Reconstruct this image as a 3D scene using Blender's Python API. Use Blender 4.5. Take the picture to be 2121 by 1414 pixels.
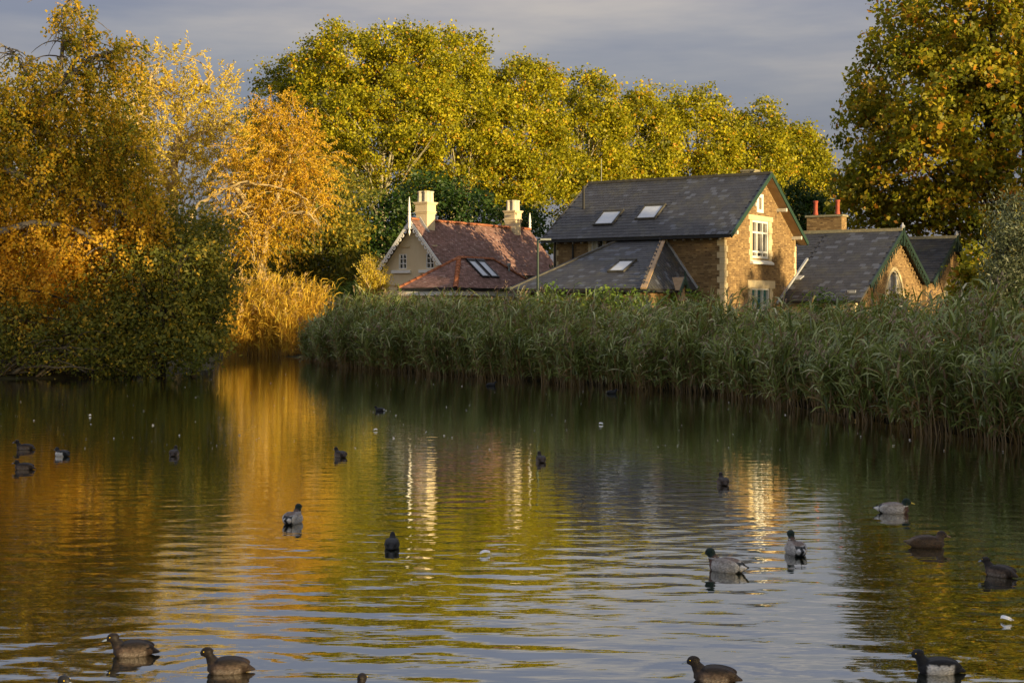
import bpy, math, random
import numpy as np
from mathutils import Vector, Matrix

for o in list(bpy.data.objects):
    bpy.data.objects.remove(o)
SC = bpy.context.scene
COL = SC.collection
R = math.radians

# ------------------------------------------------------------------ camera
CAM_H = 2.3
cam_d = bpy.data.cameras.new('camera')
cam = bpy.data.objects.new('camera', cam_d)
COL.objects.link(cam)
cam.location = (0, 0, CAM_H)
cam.rotation_euler = (R(90), 0, 0)
cam_d.lens = 50.0
cam_d.sensor_width = 36.0
cam_d.shift_y = -67 / 2121
cam_d.clip_start = 0.5
cam_d.clip_end = 3000
SC.camera = cam

# ------------------------------------------------------------------ sky and sun
SUN_AZ = (0.7, -0.714)
SUN_EL = 5.8
world = bpy.data.worlds.new('World')
SC.world = world
world.use_nodes = True
wn, wl = world.node_tree.nodes, world.node_tree.links
wn.clear()
w_out = wn.new('ShaderNodeOutputWorld')
w_bg = wn.new('ShaderNodeBackground')
sky = wn.new('ShaderNodeTexSky')
sky.sky_type = 'NISHITA'
sky.sun_disc = False
sky.sun_elevation = R(SUN_EL)
sky.sun_rotation = math.atan2(SUN_AZ[0], SUN_AZ[1])
tc = wn.new('ShaderNodeTexCoord')
mp = wn.new('ShaderNodeMapping')
mp.inputs['Scale'].default_value = (1.0, 1.0, 6.0)
mp.inputs['Rotation'].default_value = (R(6), R(-9), R(40))
nz = wn.new('ShaderNodeTexNoise')
nz.inputs['Scale'].default_value = 2.3
nz.inputs['Detail'].default_value = 6
nz.inputs['Roughness'].default_value = 0.52
cr = wn.new('ShaderNodeValToRGB')
e = cr.color_ramp.elements
e[0].position, e[0].color = 0.40, (1.08, 1.18, 1.56, 1)
e[1].position, e[1].color = 0.62, (2.3, 2.12, 2.02, 1)
m1 = e.new(0.5); m1.color = (1.52, 1.53, 1.74, 1)
cover = wn.new('ShaderNodeMapRange')
cover.inputs['From Min'].default_value = 0.2
cover.inputs['From Max'].default_value = 0.5
cover.inputs['To Min'].default_value = 0.88
cover.inputs['To Max'].default_value = 0.97
nz2 = wn.new('ShaderNodeTexNoise')
nz2.inputs['Scale'].default_value = 1.1
mixc = wn.new('ShaderNodeMix')
mixc.data_type = 'RGBA'
wl.new(tc.outputs['Generated'], mp.inputs['Vector'])
wl.new(mp.outputs['Vector'], nz.inputs['Vector'])
wl.new(mp.outputs['Vector'], nz2.inputs['Vector'])
wl.new(nz.outputs['Fac'], cr.inputs['Fac'])
wl.new(nz2.outputs['Fac'], cover.inputs['Value'])
# the sun stands in clear sky, the cloud bank lies opposite it
dotn = wn.new('ShaderNodeVectorMath'); dotn.operation = 'DOT_PRODUCT'
dotn.inputs[1].default_value = (SUN_AZ[0], SUN_AZ[1], 0.14)
wl.new(tc.outputs['Generated'], dotn.inputs[0])
clr = wn.new('ShaderNodeMapRange'); clr.interpolation_type = 'SMOOTHSTEP'
clr.inputs['From Min'].default_value = -0.15
clr.inputs['From Max'].default_value = 0.85
clr.inputs['To Min'].default_value = 1.0
clr.inputs['To Max'].default_value = 0.25
wl.new(dotn.outputs['Value'], clr.inputs['Value'])
cmul = wn.new('ShaderNodeMath'); cmul.operation = 'MULTIPLY'
wl.new(cover.outputs['Result'], cmul.inputs[0]); wl.new(clr.outputs['Result'], cmul.inputs[1])
wl.new(cmul.outputs['Value'], mixc.inputs['Factor'])
wl.new(sky.outputs['Color'], mixc.inputs['A'])
sep = wn.new('ShaderNodeSeparateXYZ'); wl.new(tc.outputs['Generated'], sep.inputs[0])
zf = wn.new('ShaderNodeMath'); zf.operation = 'MULTIPLY_ADD'; zf.use_clamp = False     # overcast sky: (1 + 2 sin h)
zf.inputs[1].default_value = 2.4; zf.inputs[2].default_value = 0.60
zc = wn.new('ShaderNodeMath'); zc.operation = 'MAXIMUM'; zc.inputs[1].default_value = 0.0
wl.new(sep.outputs['Z'], zc.inputs[0]); wl.new(zc.outputs[0], zf.inputs[0])
cm = wn.new('ShaderNodeMix'); cm.data_type = 'RGBA'; cm.blend_type = 'MULTIPLY'; cm.inputs['Factor'].default_value = 1
wl.new(cr.outputs['Color'], cm.inputs['A']); wl.new(zf.outputs[0], cm.inputs['B'])
wl.new(cm.outputs['Result'], mixc.inputs['B'])
wl.new(mixc.outputs['Result'], w_bg.inputs['Color'])
w_bg.inputs['Strength'].default_value = 0.11
world.cycles.sampling_method = 'MANUAL'
world.cycles.sample_map_resolution = 256
wl.new(w_bg.outputs['Background'], w_out.inputs['Surface'])

sun_d = bpy.data.lights.new('sun', 'SUN')
sun_d.energy = 5.0
sun_d.angle = R(0.5)
sun_d.color = (1.0, 0.76, 0.40)
sun = bpy.data.objects.new('sun', sun_d)
COL.objects.link(sun)
ce = math.cos(R(SUN_EL))
SV = Vector((SUN_AZ[0] * ce, SUN_AZ[1] * ce, math.sin(R(SUN_EL))))
sun.rotation_euler = SV.to_track_quat('Z', 'Y').to_euler()
sun.location = SV * 150

SC.view_settings.view_transform = 'Standard'
SC.view_settings.look = 'None'
SC.view_settings.gamma = 1
SC.view_settings.exposure = 0.9
SC.view_settings.use_curve_mapping = False
SC.render.engine = 'CYCLES'
SC.cycles.max_bounces = 8
SC.cycles.diffuse_bounces = 5
SC.cycles.glossy_bounces = 3
SC.cycles.transmission_bounces = 5

rng = np.random.default_rng(7)
F_PX, CX, HY = 2946.0, 1060.5, 640.0


def P(px, py, Y):
    """world point at depth Y for a place read off the photograph"""
    return np.array([(px - CX) / F_PX * Y, Y, CAM_H - (py - HY) / F_PX * Y])


# ------------------------------------------------------------------ materials
MAT = {}


def new_mat(name):
    m = bpy.data.materials.new(name)
    m.use_nodes = True
    m.node_tree.nodes.clear()
    MAT[name] = m
    n, l = m.node_tree.nodes, m.node_tree.links
    out = n.new('ShaderNodeOutputMaterial')
    return m, n, l, out


def ramp(n, cols, interp='LINEAR'):
    r = n.new('ShaderNodeValToRGB')
    el = r.color_ramp.elements
    r.color_ramp.interpolation = interp
    el[0].position, el[0].color = cols[0][0], (*cols[0][1], 1)
    el[1].position, el[1].color = cols[-1][0], (*cols[-1][1], 1)
    for p, c in cols[1:-1]:
        x = el.new(p)
        x.color = (*c, 1)
    return r


def leaf_mat(name, cols, trans=0.35, gloss=0.04, rough=0.5, tcol=1.15):
    m, n, l, out = new_mat(name)
    a = n.new('ShaderNodeAttribute'); a.attribute_name = 'v'
    r = ramp(n, cols)
    l.new(a.outputs['Fac'], r.inputs['Fac'])
    d = n.new('ShaderNodeBsdfDiffuse'); t = n.new('ShaderNodeBsdfTranslucent')
    l.new(r.outputs['Color'], d.inputs['Color'])
    br = n.new('ShaderNodeMix'); br.data_type = 'RGBA'; br.blend_type = 'MULTIPLY'
    br.inputs['Factor'].default_value = 1
    br.inputs['B'].default_value = (tcol, tcol, tcol * 0.7, 1)
    l.new(r.outputs['Color'], br.inputs['A'])
    l.new(br.outputs['Result'], t.inputs['Color'])
    mx = n.new('ShaderNodeMixShader'); mx.inputs[0].default_value = trans
    l.new(d.outputs[0], mx.inputs[1]); l.new(t.outputs[0], mx.inputs[2])
    g = n.new('ShaderNodeBsdfGlossy'); g.inputs['Roughness'].default_value = rough
    g.inputs['Color'].default_value = (1, 1, 1, 1)
    m2 = n.new('ShaderNodeMixShader'); m2.inputs[0].default_value = gloss
    l.new(mx.outputs[0], m2.inputs[1]); l.new(g.outputs[0], m2.inputs[2])
    l.new(m2.outputs[0], out.inputs['Surface'])
    return m


def solid(name, col, rough=0.7, col2=None, scale=6, bump=0.0, spec=0.3, metal=0.0, bscale=40, stretch=(1, 1, 1)):
    m, n, l, out = new_mat(name)
    b = n.new('ShaderNodeBsdfPrincipled')
    b.inputs['Roughness'].default_value = rough
    b.inputs['Specular IOR Level'].default_value = spec
    b.inputs['Metallic'].default_value = metal
    t = n.new('ShaderNodeTexCoord')
    mpn = n.new('ShaderNodeMapping'); mpn.inputs['Scale'].default_value = stretch
    l.new(t.outputs['Object'], mpn.inputs['Vector'])
    if col2:
        q = n.new('ShaderNodeTexNoise'); q.inputs['Scale'].default_value = scale
        q.inputs['Detail'].default_value = 6; q.inputs['Roughness'].default_value = 0.65
        l.new(mpn.outputs['Vector'], q.inputs['Vector'])
        r = ramp(n, [(0.35, col), (0.68, col2)])
        l.new(q.outputs['Fac'], r.inputs['Fac'])
        l.new(r.outputs['Color'], b.inputs['Base Color'])
    else:
        b.inputs['Base Color'].default_value = (*col, 1)
    if bump:
        q2 = n.new('ShaderNodeTexNoise'); q2.inputs['Scale'].default_value = bscale
        q2.inputs['Detail'].default_value = 4
        l.new(mpn.outputs['Vector'], q2.inputs['Vector'])
        bp = n.new('ShaderNodeBump'); bp.inputs['Strength'].default_value = bump
        bp.inputs['Distance'].default_value = 0.02
        l.new(q2.outputs['Fac'], bp.inputs['Height'])
        l.new(bp.outputs['Normal'], b.inputs['Normal'])
    l.new(b.outputs[0], out.inputs['Surface'])
    return m


def attr_mat(name, cols, rough=0.7, spec=0.3, lichen=None, lscale=3.0, lpos=(0.58, 0.72), interp='LINEAR'):
    """piece material: colour by the face value v, with weathering patches in object space"""
    m, n, l, out = new_mat(name)
    b = n.new('ShaderNodeBsdfPrincipled')
    b.inputs['Roughness'].default_value = rough
    b.inputs['Specular IOR Level'].default_value = spec
    a = n.new('ShaderNodeAttribute'); a.attribute_name = 'v'
    r = ramp(n, cols, interp)
    l.new(a.outputs['Fac'], r.inputs['Fac'])
    src = r.outputs['Color']
    g = n.new('ShaderNodeNewGeometry')
    if lichen:
        q = n.new('ShaderNodeTexNoise'); q.inputs['Scale'].default_value = lscale
        q.inputs['Detail'].default_value = 8; q.inputs['Roughness'].default_value = 0.7
        l.new(g.outputs['Position'], q.inputs['Vector'])
        f = n.new('ShaderNodeMapRange')
        f.inputs['From Min'].default_value, f.inputs['From Max'].default_value = lpos
        f.inputs['To Max'].default_value = 0.85
        l.new(q.outputs['Fac'], f.inputs['Value'])
        mx = n.new('ShaderNodeMix'); mx.data_type = 'RGBA'
        l.new(f.outputs['Result'], mx.inputs['Factor'])
        l.new(src, mx.inputs['A'])
        mx.inputs['B'].default_value = (*lichen, 1)
        src = mx.outputs['Result']
    l.new(src, b.inputs['Base Color'])
    q2 = n.new('ShaderNodeTexNoise'); q2.inputs['Scale'].default_value = 25
    l.new(g.outputs['Position'], q2.inputs['Vector'])
    bp = n.new('ShaderNodeBump'); bp.inputs['Strength'].default_value = 0.3
    bp.inputs['Distance'].default_value = 0.01
    l.new(q2.outputs['Fac'], bp.inputs['Height'])
    l.new(bp.outputs['Normal'], b.inputs['Normal'])
    l.new(b.outputs[0], out.inputs['Surface'])
    return m


leaf_mat('plane_leaf', [(0, (.075, .09, .007)), (.3, (.20, .20, .009)), (.6, (.37, .345, .012)), (.85, (.56, .48, .018)), (1, (.48, .24, .018))], .40, .012)
leaf_mat('near_plane_leaf', [(0, (.10, .125, .012)), (.4, (.24, .24, .016)), (.7, (.40, .32, .02)), (.9, (.54, .33, .025)), (1, (.48, .18, .02))], .45, .012)
leaf_mat('birch_leaf', [(0, (.14, .15, .012)), (.3, (.36, .28, .018)), (.65, (.66, .40, .024)), (1, (.80, .48, .05))], .45, .012)
leaf_mat('willow_leaf', [(0, (.26, .21, .02)), (.4, (.50, .39, .035)), (.8, (.66, .50, .06)), (1, (.58, .36, .03))], .35, .015)
leaf_mat('orange_willow_leaf', [(0, (.26, .14, .012)), (.4, (.50, .31, .018)), (.8, (.66, .43, .03)), (1, (.55, .24, .015))], .35, .015)
leaf_mat('dark_shrub_leaf', [(0, (.07, .085, .014)), (.5, (.16, .165, .022)), (.85, (.32, .25, .025)), (1, (.55, .36, .03))], .35, .015)
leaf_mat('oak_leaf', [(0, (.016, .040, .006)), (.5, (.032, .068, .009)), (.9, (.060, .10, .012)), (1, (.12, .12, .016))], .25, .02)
leaf_mat('hedge_leaf', [(0, (.05, .09, .015)), (.5, (.11, .18, .025)), (1, (.22, .29, .04))], .3, .02)
leaf_mat('grey_leaf', [(0, (.07, .09, .05)), (.5, (.12, .145, .075)), (1, (.18, .19, .10))], .3, .03)
leaf_mat('reed_leaf', [(0, (.16, .095, .035)), (.18, (.26, .17, .06)), (.22, (.075, .105, .025)), (.55, (.19, .235, .055)), (.8, (.32, .36, .11)), (.9, (.50, .52, .26)), (1, (.58, .54, .33))], .28, .045, .35)
leaf_mat('gold_reed_leaf', [(0, (.34, .18, .03)), (.3, (.52, .33, .035)), (.7, (.70, .47, .05)), (1, (.50, .42, .06))], .3, .02)
leaf_mat('grass_blade', [(0, (.05, .07, .02)), (1, (.13, .14, .04))], .3)
solid('bark', (.07, .055, .035), .9, (.16, .13, .08), 9, .6, .1, bscale=18, stretch=(1, 1, .25))
solid('plane_bark', (.20, .18, .11), .85, (.42, .38, .26), 2.5, .3, .1)
solid('willow_bark', (.30, .22, .10), .85, (.48, .38, .2), 5, .5, .1)
solid('birch_bark', (.26, .235, .19), .75, (.05, .04, .032), 2.2, .3, .2, stretch=(1, 1, 2))
solid('dark_bark', (.03, .025, .018), .9, (.08, .065, .045), 8, .5, .1)
solid('earth', (.035, .028, .016), .95, (.06, .055, .022), 1.2, .4, .1)
solid('mortar', (.32, .235, .125), .95, (.24, .175, .09), 5, .2, .1)
attr_mat('brick', [(0, (.11, .068, .036)), (.35, (.185, .115, .055)), (.7, (.255, .165, .075)), (1, (.33, .225, .105))], .9, .15, (.12, .08, .05), 1.1, (.55, .85))
attr_mat('slate', [(0, (.028, .028, .031)), (.5, (.040, .040, .044)), (.88, (.050, .051, .057)), (.95, (.085, .093, .115)), (1, (.125, .125, .135))], .62, .35, (.085, .08, .050), 1.2, (.50, .74))
attr_mat('clay_tile', [(0, (.13, .072, .058)), (.4, (.21, .118, .096)), (.8, (.28, .165, .138)), (1, (.37, .27, .23))], .85, .15, (.11, .07, .05), 1.1, (.5, .72))
attr_mat('ridge_clay', [(0, (.27, .095, .045)), (1, (.38, .145, .07))], .85, .15, (.2, .13, .08), 3.0)
solid('stone', (.52, .41, .24), .85, (.64, .53, .33), 3, .2, .2)
solid('cream_render', (.60, .48, .30), .9, (.66, .545, .36), 1.5, .1, .15, stretch=(1, 1, .4))
solid('white_paint', (.78, .76, .71), .5, (.70, .68, .62), 5, 0, .4)
solid('weathered_white', (.62, .60, .54), .7, (.46, .43, .36), 6, .1, .3)
solid('green_paint', (.018, .045, .030), .5, (.028, .062, .042), 7, 0, .4)
solid('dark_green_paint', (.010, .026, .018), .5, (.018, .038, .026), 7, 0, .4)
solid('black_metal', (.02, .02, .02), .5)
solid('lead', (.26, .27, .29), .55, (.36, .37, .39), 5, .1, .4)
solid('timber', (.30, .20, .11), .8, (.40, .28, .17), 6, .1)
solid('soffit', (.42, .30, .18), .8, (.52, .40, .26), 4, .1)
solid('dark_roof_edge', (.045, .043, .040), .8, (.09, .085, .07), 5, .3)
solid('lichen_stone', (.20, .18, .12), .95, (.32, .29, .19), 7, .5, .1)
solid('red_pot', (.28, .06, .035), .8, (.36, .09, .05), 6, .1)
solid('cream_pot', (.50, .45, .34), .85, (.62, .56, .43), 7, .2)
solid('curtain', (.02, .12, .12), .8, (.03, .17, .16), 6)
solid('dark_glass', (.018, .018, .018), .06, None, spec=.6)
solid('warm_glass', (.06, .055, .045), .08, (.12, .105, .08), 3, spec=.6)
solid('teal_glass', (.014, .075, .075), .10, (.02, .11, .105), 6, spec=.5)
solid('skylight_glass', (.42, .44, .46), .08, (.50, .52, .53), 3, spec=.7)  # pale base colour paints in the reflected sky
solid('white_curtain_glass', (.62, .57, .45), .15, (.45, .40, .30), 3, spec=.5)
solid('red_brickwork', (.26, .075, .04), .9, (.36, .12, .07), 8, .2)
solid('plume', (.24, .16, .11), .9, (.34, .25, .18), 9)
solid('gold_plume', (.46, .30, .13), .9, (.55, .40, .2), 9)
solid('feather', (.80, .80, .80), .7)
solid('speck', (.66, .63, .60), .8, (.45, .40, .3), 2)
solid('lamp_grey', (.20, .22, .21), .5, (.28, .30, .28), 8)


# ------------------------------------------------------------------ mesh helpers
def link(o, parent=None):
    COL.objects.link(o)
    if parent is not None:
        o.parent = parent
    return o


def empty(name, loc, rz=0.0, label=None, cat=None, group=None):
    o = bpy.data.objects.new(name, None)
    o.empty_display_size = 0.3
    COL.objects.link(o)
    o.location = loc
    o.rotation_euler = (0, 0, rz)
    tag(o, label, cat, group)
    return o


def tag(o, label=None, cat=None, group=None, kind=None):
    if label: o['label'] = label
    if cat: o['category'] = cat
    if group: o['group'] = group
    if kind: o['kind'] = kind
    return o


def quad_mesh(name, V, Fq, mats, v=None, midx=None, smooth=False):
    V = np.asarray(V, dtype=np.float32); Fq = np.asarray(Fq, dtype=np.int32)
    me = bpy.data.meshes.new(name)
    me.vertices.add(len(V)); me.vertices.foreach_set('co', V.ravel())
    k = Fq.shape[1]
    me.loops.add(Fq.size); me.loops.foreach_set('vertex_index', Fq.ravel())
    me.polygons.add(len(Fq))
    me.polygons.foreach_set('loop_start', np.arange(0, Fq.size, k, dtype=np.int32))
    me.polygons.foreach_set('loop_total', np.full(len(Fq), k, dtype=np.int32))
    if midx is not None:
        me.polygons.foreach_set('material_index', np.asarray(midx, dtype=np.int32))
    me.polygons.foreach_set('use_smooth', np.full(len(Fq), bool(smooth)))
    for m in (mats if isinstance(mats, (list, tuple)) else [mats]):
        me.materials.append(MAT[m])
    if v is not None:
        at = me.attributes.new('v', 'FLOAT', 'FACE')
        at.data.foreach_set('value', np.clip(np.asarray(v, dtype=np.float32), 0, 1))
    me.update(calc_edges=True)
    return me


def obj(name, me, parent=None):
    return link(bpy.data.objects.new(name, me), parent)


class MB:
    """collects convex solids; build() links them as one mesh object"""
    def __init__(s):
        s.v, s.f = [], []

    def add(s, vs, fs):
        o = len(s.v)
        s.v += [tuple(map(float, p)) for p in vs]
        s.f += [tuple(i + o for i in f) for f in fs]
        return s

    def box(s, x0, x1, y0, y1, z0, z1):
        return s.add([(x0, y0, z0), (x1, y0, z0), (x1, y1, z0), (x0, y1, z0), (x0, y0, z1), (x1, y0, z1), (x1, y1, z1), (x0, y1, z1)],
                     [(3, 2, 1, 0), (4, 5, 6, 7), (0, 1, 5, 4), (1, 2, 6, 5), (2, 3, 7, 6), (3, 0, 4, 7)])

    def prism(s, pts, d):
        """polygon (list of 3d points) swept along vector d"""
        n = len(pts)
        pts = [np.array(p, float) for p in pts]
        d = np.array(d, float)
        nn = np.zeros(3)
        for i in range(n):
            nn += np.cross(pts[i], pts[(i + 1) % n])
        if np.dot(nn, d) > 0:
            pts = pts[::-1]
        vs = pts + [p + d for p in pts]
        fs = [tuple(range(n)), tuple(range(2 * n - 1, n - 1, -1))]
        fs += [(i, i + n, (i + 1) % n + n, (i + 1) % n) for i in range(n)]
        return s.add(vs, fs)

    def bar(s, a, b, w, h, up=(0, 0, 1)):
        a, b = np.array(a, float), np.array(b, float)
        d = b - a
        t = d / np.linalg.norm(d)
        sd = np.cross(t, up); sd /= max(np.linalg.norm(sd), 1e-6)
        u = np.cross(sd, t)
        p = [a + sd * w / 2 * i + u * h / 2 * j for i, j in ((-1, -1), (1, -1), (1, 1), (-1, 1))]
        return s.prism(p, d)

    def lathe(s, prof, cx=0, cy=0, n=12):
        """prof: list of (r, z), capped"""
        vs = []
        for r, z in prof:
            for k in range(n):
                a = 2 * math.pi * k / n
                vs.append((cx + r * math.cos(a), cy + r * math.sin(a), z))
        fs = []
        for i in range(len(prof) - 1):
            for k in range(n):
                k2 = (k + 1) % n
                fs.append((i * n + k, i * n + k2, (i + 1) * n + k2, (i + 1) * n + k))
        fs.append(tuple(range(n - 1, -1, -1)))
        fs.append(tuple((len(prof) - 1) * n + k for k in range(n)))
        return s.add(vs, fs)

    def build(s, name, mat, parent=None, smooth=False):
        me = bpy.data.meshes.new(name)
        me.from_pydata(s.v, [], s.f)
        me.materials.append(MAT[mat])
        if smooth:
            me.polygons.foreach_set('use_smooth', [True] * len(me.polygons))
        at = me.attributes.new('v', 'FLOAT', 'FACE')
        at.data.foreach_set('value', np.full(len(me.polygons), 0.5, dtype=np.float32))
        me.update()
        return obj(name, me, parent)


BOXF = np.array([(0, 3, 2, 1), (4, 5, 6, 7), (0, 1, 5, 4), (1, 2, 6, 5), (2, 3, 7, 6), (3, 0, 4, 7)])
BOXV = np.array([(0, 0, 0), (1, 0, 0), (1, 1, 0), (0, 1, 0), (0, 0, 1), (1, 0, 1), (1, 1, 1), (0, 1, 1)], float)


def pieces(parent, name, places, mat, nparts=300, key=None, rs=None):
    """places: list of (origin, ax, ay, az) with full-length axis vectors.
    The nparts that rank first by key are objects of their own (shared meshes), the rest one 'stuff' part."""
    rs = rs or random.Random(3)
    pl = sorted(places, key=key) if key else list(places)
    own, rest = pl[:nparts], pl[nparts:]
    cache = {}
    for o, ax, ay, az in own:
        la, lb, lc = (np.linalg.norm(q) for q in (ax, ay, az))
        vi = rs.randrange(7)
        kx = (round(la, 2), round(lb, 2), round(lc, 3), vi)
        if kx not in cache:
            val = [0.12, 0.3, 0.4, 0.5, 0.58, 0.72, 0.94][vi]
            cache[kx] = quad_mesh(name, BOXV * np.array([la, lb, lc]) * np.array([1, 1, 1]), BOXF, mat, np.full(6, val))
        ob = obj(name, cache[kx], parent)
        M = Matrix.Identity(4)
        for i, q, ln in ((0, ax, la), (1, ay, lb), (2, az, lc)):
            for j in range(3):
                M[j][i] = q[j] / ln
        for j in range(3):
            M[j][3] = o[j]
        ob.matrix_local = M
    if rest:
        O = np.array([r[0] for r in rest]); A = np.array([r[1] for r in rest]); B = np.array([r[2] for r in rest]); C = np.array([r[3] for r in rest])
        V = O[:, None, :] + BOXV[None, :, 0:1] * A[:, None] + BOXV[None, :, 1:2] * B[:, None] + BOXV[None, :, 2:3] * C[:, None]
        Fq = (np.arange(len(rest)) * 8)[:, None, None] + BOXF[None]
        g = np.random.default_rng(11)
        v = np.repeat(g.beta(2.2, 2.2, len(rest)), 6)
        me = quad_mesh(name + 's', V.reshape(-1, 3), Fq.reshape(-1, 4), mat, v)
        ob = obj(name + '_field' if not own else 'remaining_' + name + 's', me, parent)
        ob['kind'] = 'stuff'
    return own


def in_poly(x, y, poly):
    c = False
    n = len(poly)
    j = n - 1
    for i in range(n):
        xi, yi = poly[i]; xj, yj = poly[j]
        if (yi > y) != (yj > y) and x < (xj - xi) * (y - yi) / (yj - yi) + xi:
            c = not c
        j = i
    return c


def tile_plane(o, u, v, poly, w, gauge, thick, rs, over=1.75, tilt=0.020, jit=0.006):
    """slates or tiles on the plane o + a*u + b*v; poly in (a, b)"""
    o, u, v = (np.array(q, float) for q in (o, u, v))
    n = np.cross(u, v)
    a0, a1 = min(p[0] for p in poly), max(p[0] for p in poly)
    b0, b1 = min(p[1] for p in poly), max(p[1] for p in poly)
    res = []
    row = 0
    b = b0
    while b < b1 - gauge * 0.35:
        a = a0 - (w / 2 if row % 2 else 0)
        ln = min(gauge * over, b1 - b + 0.02)
        while a < a1:
            l0, l1 = a, a + w
            am, bm = (l0 + l1) / 2, b + gauge * 0.5
            if in_poly(am - w * .3, bm, poly) and in_poly(am + w * .3, bm, poly):
                l0c, l1c = max(l0, a0), min(l1, a1)
                t = tilt * (1 + rs.uniform(-.08, .08))
                dv = v * ln - n * t
                org = o + u * (l0c + .006) + v * (b + rs.uniform(-jit, jit)) + n * (t + 0.004)
                res.append((org, u * (l1c - l0c - .012), dv, n * thick))
            a += w
        b += gauge
        row += 1
    return res


def sweep_ridge(parent, name, a, b, r, step, mat, n=7, up=(0, 0, 1)):
    """half-round ridge tiles from a to b, each an object"""
    a, b = np.array(a, float), np.array(b, float)
    L = np.linalg.norm(b - a)
    t = (b - a) / L
    sd = np.cross(t, up); sd /= np.linalg.norm(sd)
    u = np.cross(sd, t)
    k = max(1, int(round(L / step)))
    st = L / k
    meshes = []
    for vi in range(4):
        V, Fq = [], []
        for j, (xx, rr) in enumerate(((0, r), (st * .93, r * 1.0), (st * .93, r * 1.12), (st * 1.02, r * 1.12))):
            for i in range(n):
                ang = math.pi * (i / (n - 1))
                V.append((xx, math.cos(ang) * rr, math.sin(ang) * rr * .9))
        for j in range(3):
            for i in range(n - 1):
                Fq.append((j * n + i, j * n + i + 1, (j + 1) * n + i + 1, (j + 1) * n + i))
        me = quad_mesh(name, V, Fq, mat, np.full(len(Fq), [.1, .4, .6, .95][vi]), smooth=True)
        meshes.append(me)
    for i in range(k):
        ob = obj(name, meshes[random.Random(i).randrange(4)], parent)
        M = Matrix.Identity(4)
        for c, q in ((0, t), (1, sd), (2, u)):
            for j in range(3):
                M[j][c] = q[j]
        pos = a + t * st * i
        for j in range(3):
            M[j][3] = pos[j]
        ob.matrix_local = M


# ------------------------------------------------------------------ ground and pond
def wl(px, py):
    Y = F_PX * CAM_H / (py - HY)
    return ((px - CX) / F_PX * Y, Y)


RIGHT_BANK = [wl(560, 735), wl(640, 744), wl(690, 757), wl(760, 766), wl(880, 776), wl(1000, 785), wl(1250, 802), wl(1500, 818), wl(1620, 838), wl(1740, 862), wl(1900, 895), wl(2121, 928)]
LEFT_BANK = [wl(560, 735), wl(470, 735), wl(452, 752), wl(430, 772), wl(300, 781), wl(150, 784), wl(0, 786), (-30, 46), (-40, 36)]
pond = RIGHT_BANK[::-1] + LEFT_BANK[1:] + [(-40, 2.5), (26, 2.5), (22, 10), (14, 18)]


def poly_sdf(X, Y, poly):
    d = np.full(X.shape, 1e9); inside = np.zeros(X.shape, bool)
    n = len(poly)
    for i in range(n):
        x0, y0 = poly[i]; x1, y1 = poly[(i + 1) % n]
        ex, ey = x1 - x0, y1 - y0
        t = np.clip(((X - x0) * ex + (Y - y0) * ey) / (ex * ex + ey * ey + 1e-9), 0, 1)
        d = np.minimum(d, np.hypot(X - x0 - t * ex, Y - y0 - t * ey))
        c = (y0 > Y) != (y1 > Y)
        with np.errstate(divide='ignore', invalid='ignore'):
            xs = (x1 - x0) * (Y - y0) / (y1 - y0 + 1e-12) + x0
        inside ^= c & (X < xs)
    return np.where(inside, -d, d)


gx = np.unique(np.concatenate([np.linspace(-900, -60, 16), np.linspace(-60, 60, 101), np.linspace(60, 900, 16)]))
gy = np.unique(np.concatenate([np.linspace(-300, -10, 8), np.linspace(-10, 110, 101), np.linspace(110, 1800, 20)]))
GX, GY = np.meshgrid(gx, gy)
sd = poly_sdf(GX, GY, pond)
GZ = np.clip(-0.04 + sd * 0.16, -0.9, 0.45) + 0.05 * np.sin(GX * .7) * np.cos(GY * .5)
ni, nj = GX.shape
idx = np.arange(ni * nj).reshape(ni, nj)
Fg = np.stack([idx[:-1, :-1], idx[:-1, 1:], idx[1:, 1:], idx[1:, :-1]], -1).reshape(-1, 4)
ground = obj('ground', quad_mesh('ground', np.stack([GX, GY, GZ], -1).reshape(-1, 3), Fg, 'earth', smooth=True))
ground['kind'] = 'structure'

# water ----------------------------------------------------------------
m, n, l, out = new_mat('water')
gm = n.new('ShaderNodeNewGeometry')
mpn = n.new('ShaderNodeMapping'); mpn.inputs['Scale'].default_value = (0.9, 2.7, 1.0)
l.new(gm.outputs['Position'], mpn.inputs['Vector'])
q = n.new('ShaderNodeTexNoise'); q.inputs['Scale'].default_value = 2.9; q.inputs['Detail'].default_value = 2
l.new(mpn.outputs['Vector'], q.inputs['Vector'])
bp = n.new('ShaderNodeBump'); bp.inputs['Strength'].default_value = 0.17; bp.inputs['Distance'].default_value = 0.02
l.new(q.outputs['Fac'], bp.inputs['Height'])
fr = n.new('ShaderNodeFresnel'); fr.inputs['IOR'].default_value = 1.333
mr = n.new('ShaderNodeMapRange')
mr.inputs['From Min'].default_value = 0.03; mr.inputs['From Max'].default_value = 0.55
mr.inputs['To Min'].default_value = 0.45; mr.inputs['To Max'].default_value = 0.93
l.new(bp.outputs['Normal'], fr.inputs['Normal'])
l.new(fr.outputs['Fac'], mr.inputs['Value'])
d = n.new('ShaderNodeBsdfDiffuse'); d.inputs['Color'].default_value = (.012, .014, .007, 1)
g = n.new('ShaderNodeBsdfGlossy'); g.inputs['Roughness'].default_value = 0.015
g.inputs['Color'].default_value = (.93, .94, .92, 1)
l.new(bp.outputs['Normal'], g.inputs['Normal'])
mx = n.new('ShaderNodeMixShader')
l.new(mr.outputs['Result'], mx.inputs[0]); l.new(d.outputs[0], mx.inputs[1]); l.new(g.outputs[0], mx.inputs[2])
l.new(mx.outputs[0], out.inputs['Surface'])

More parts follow.
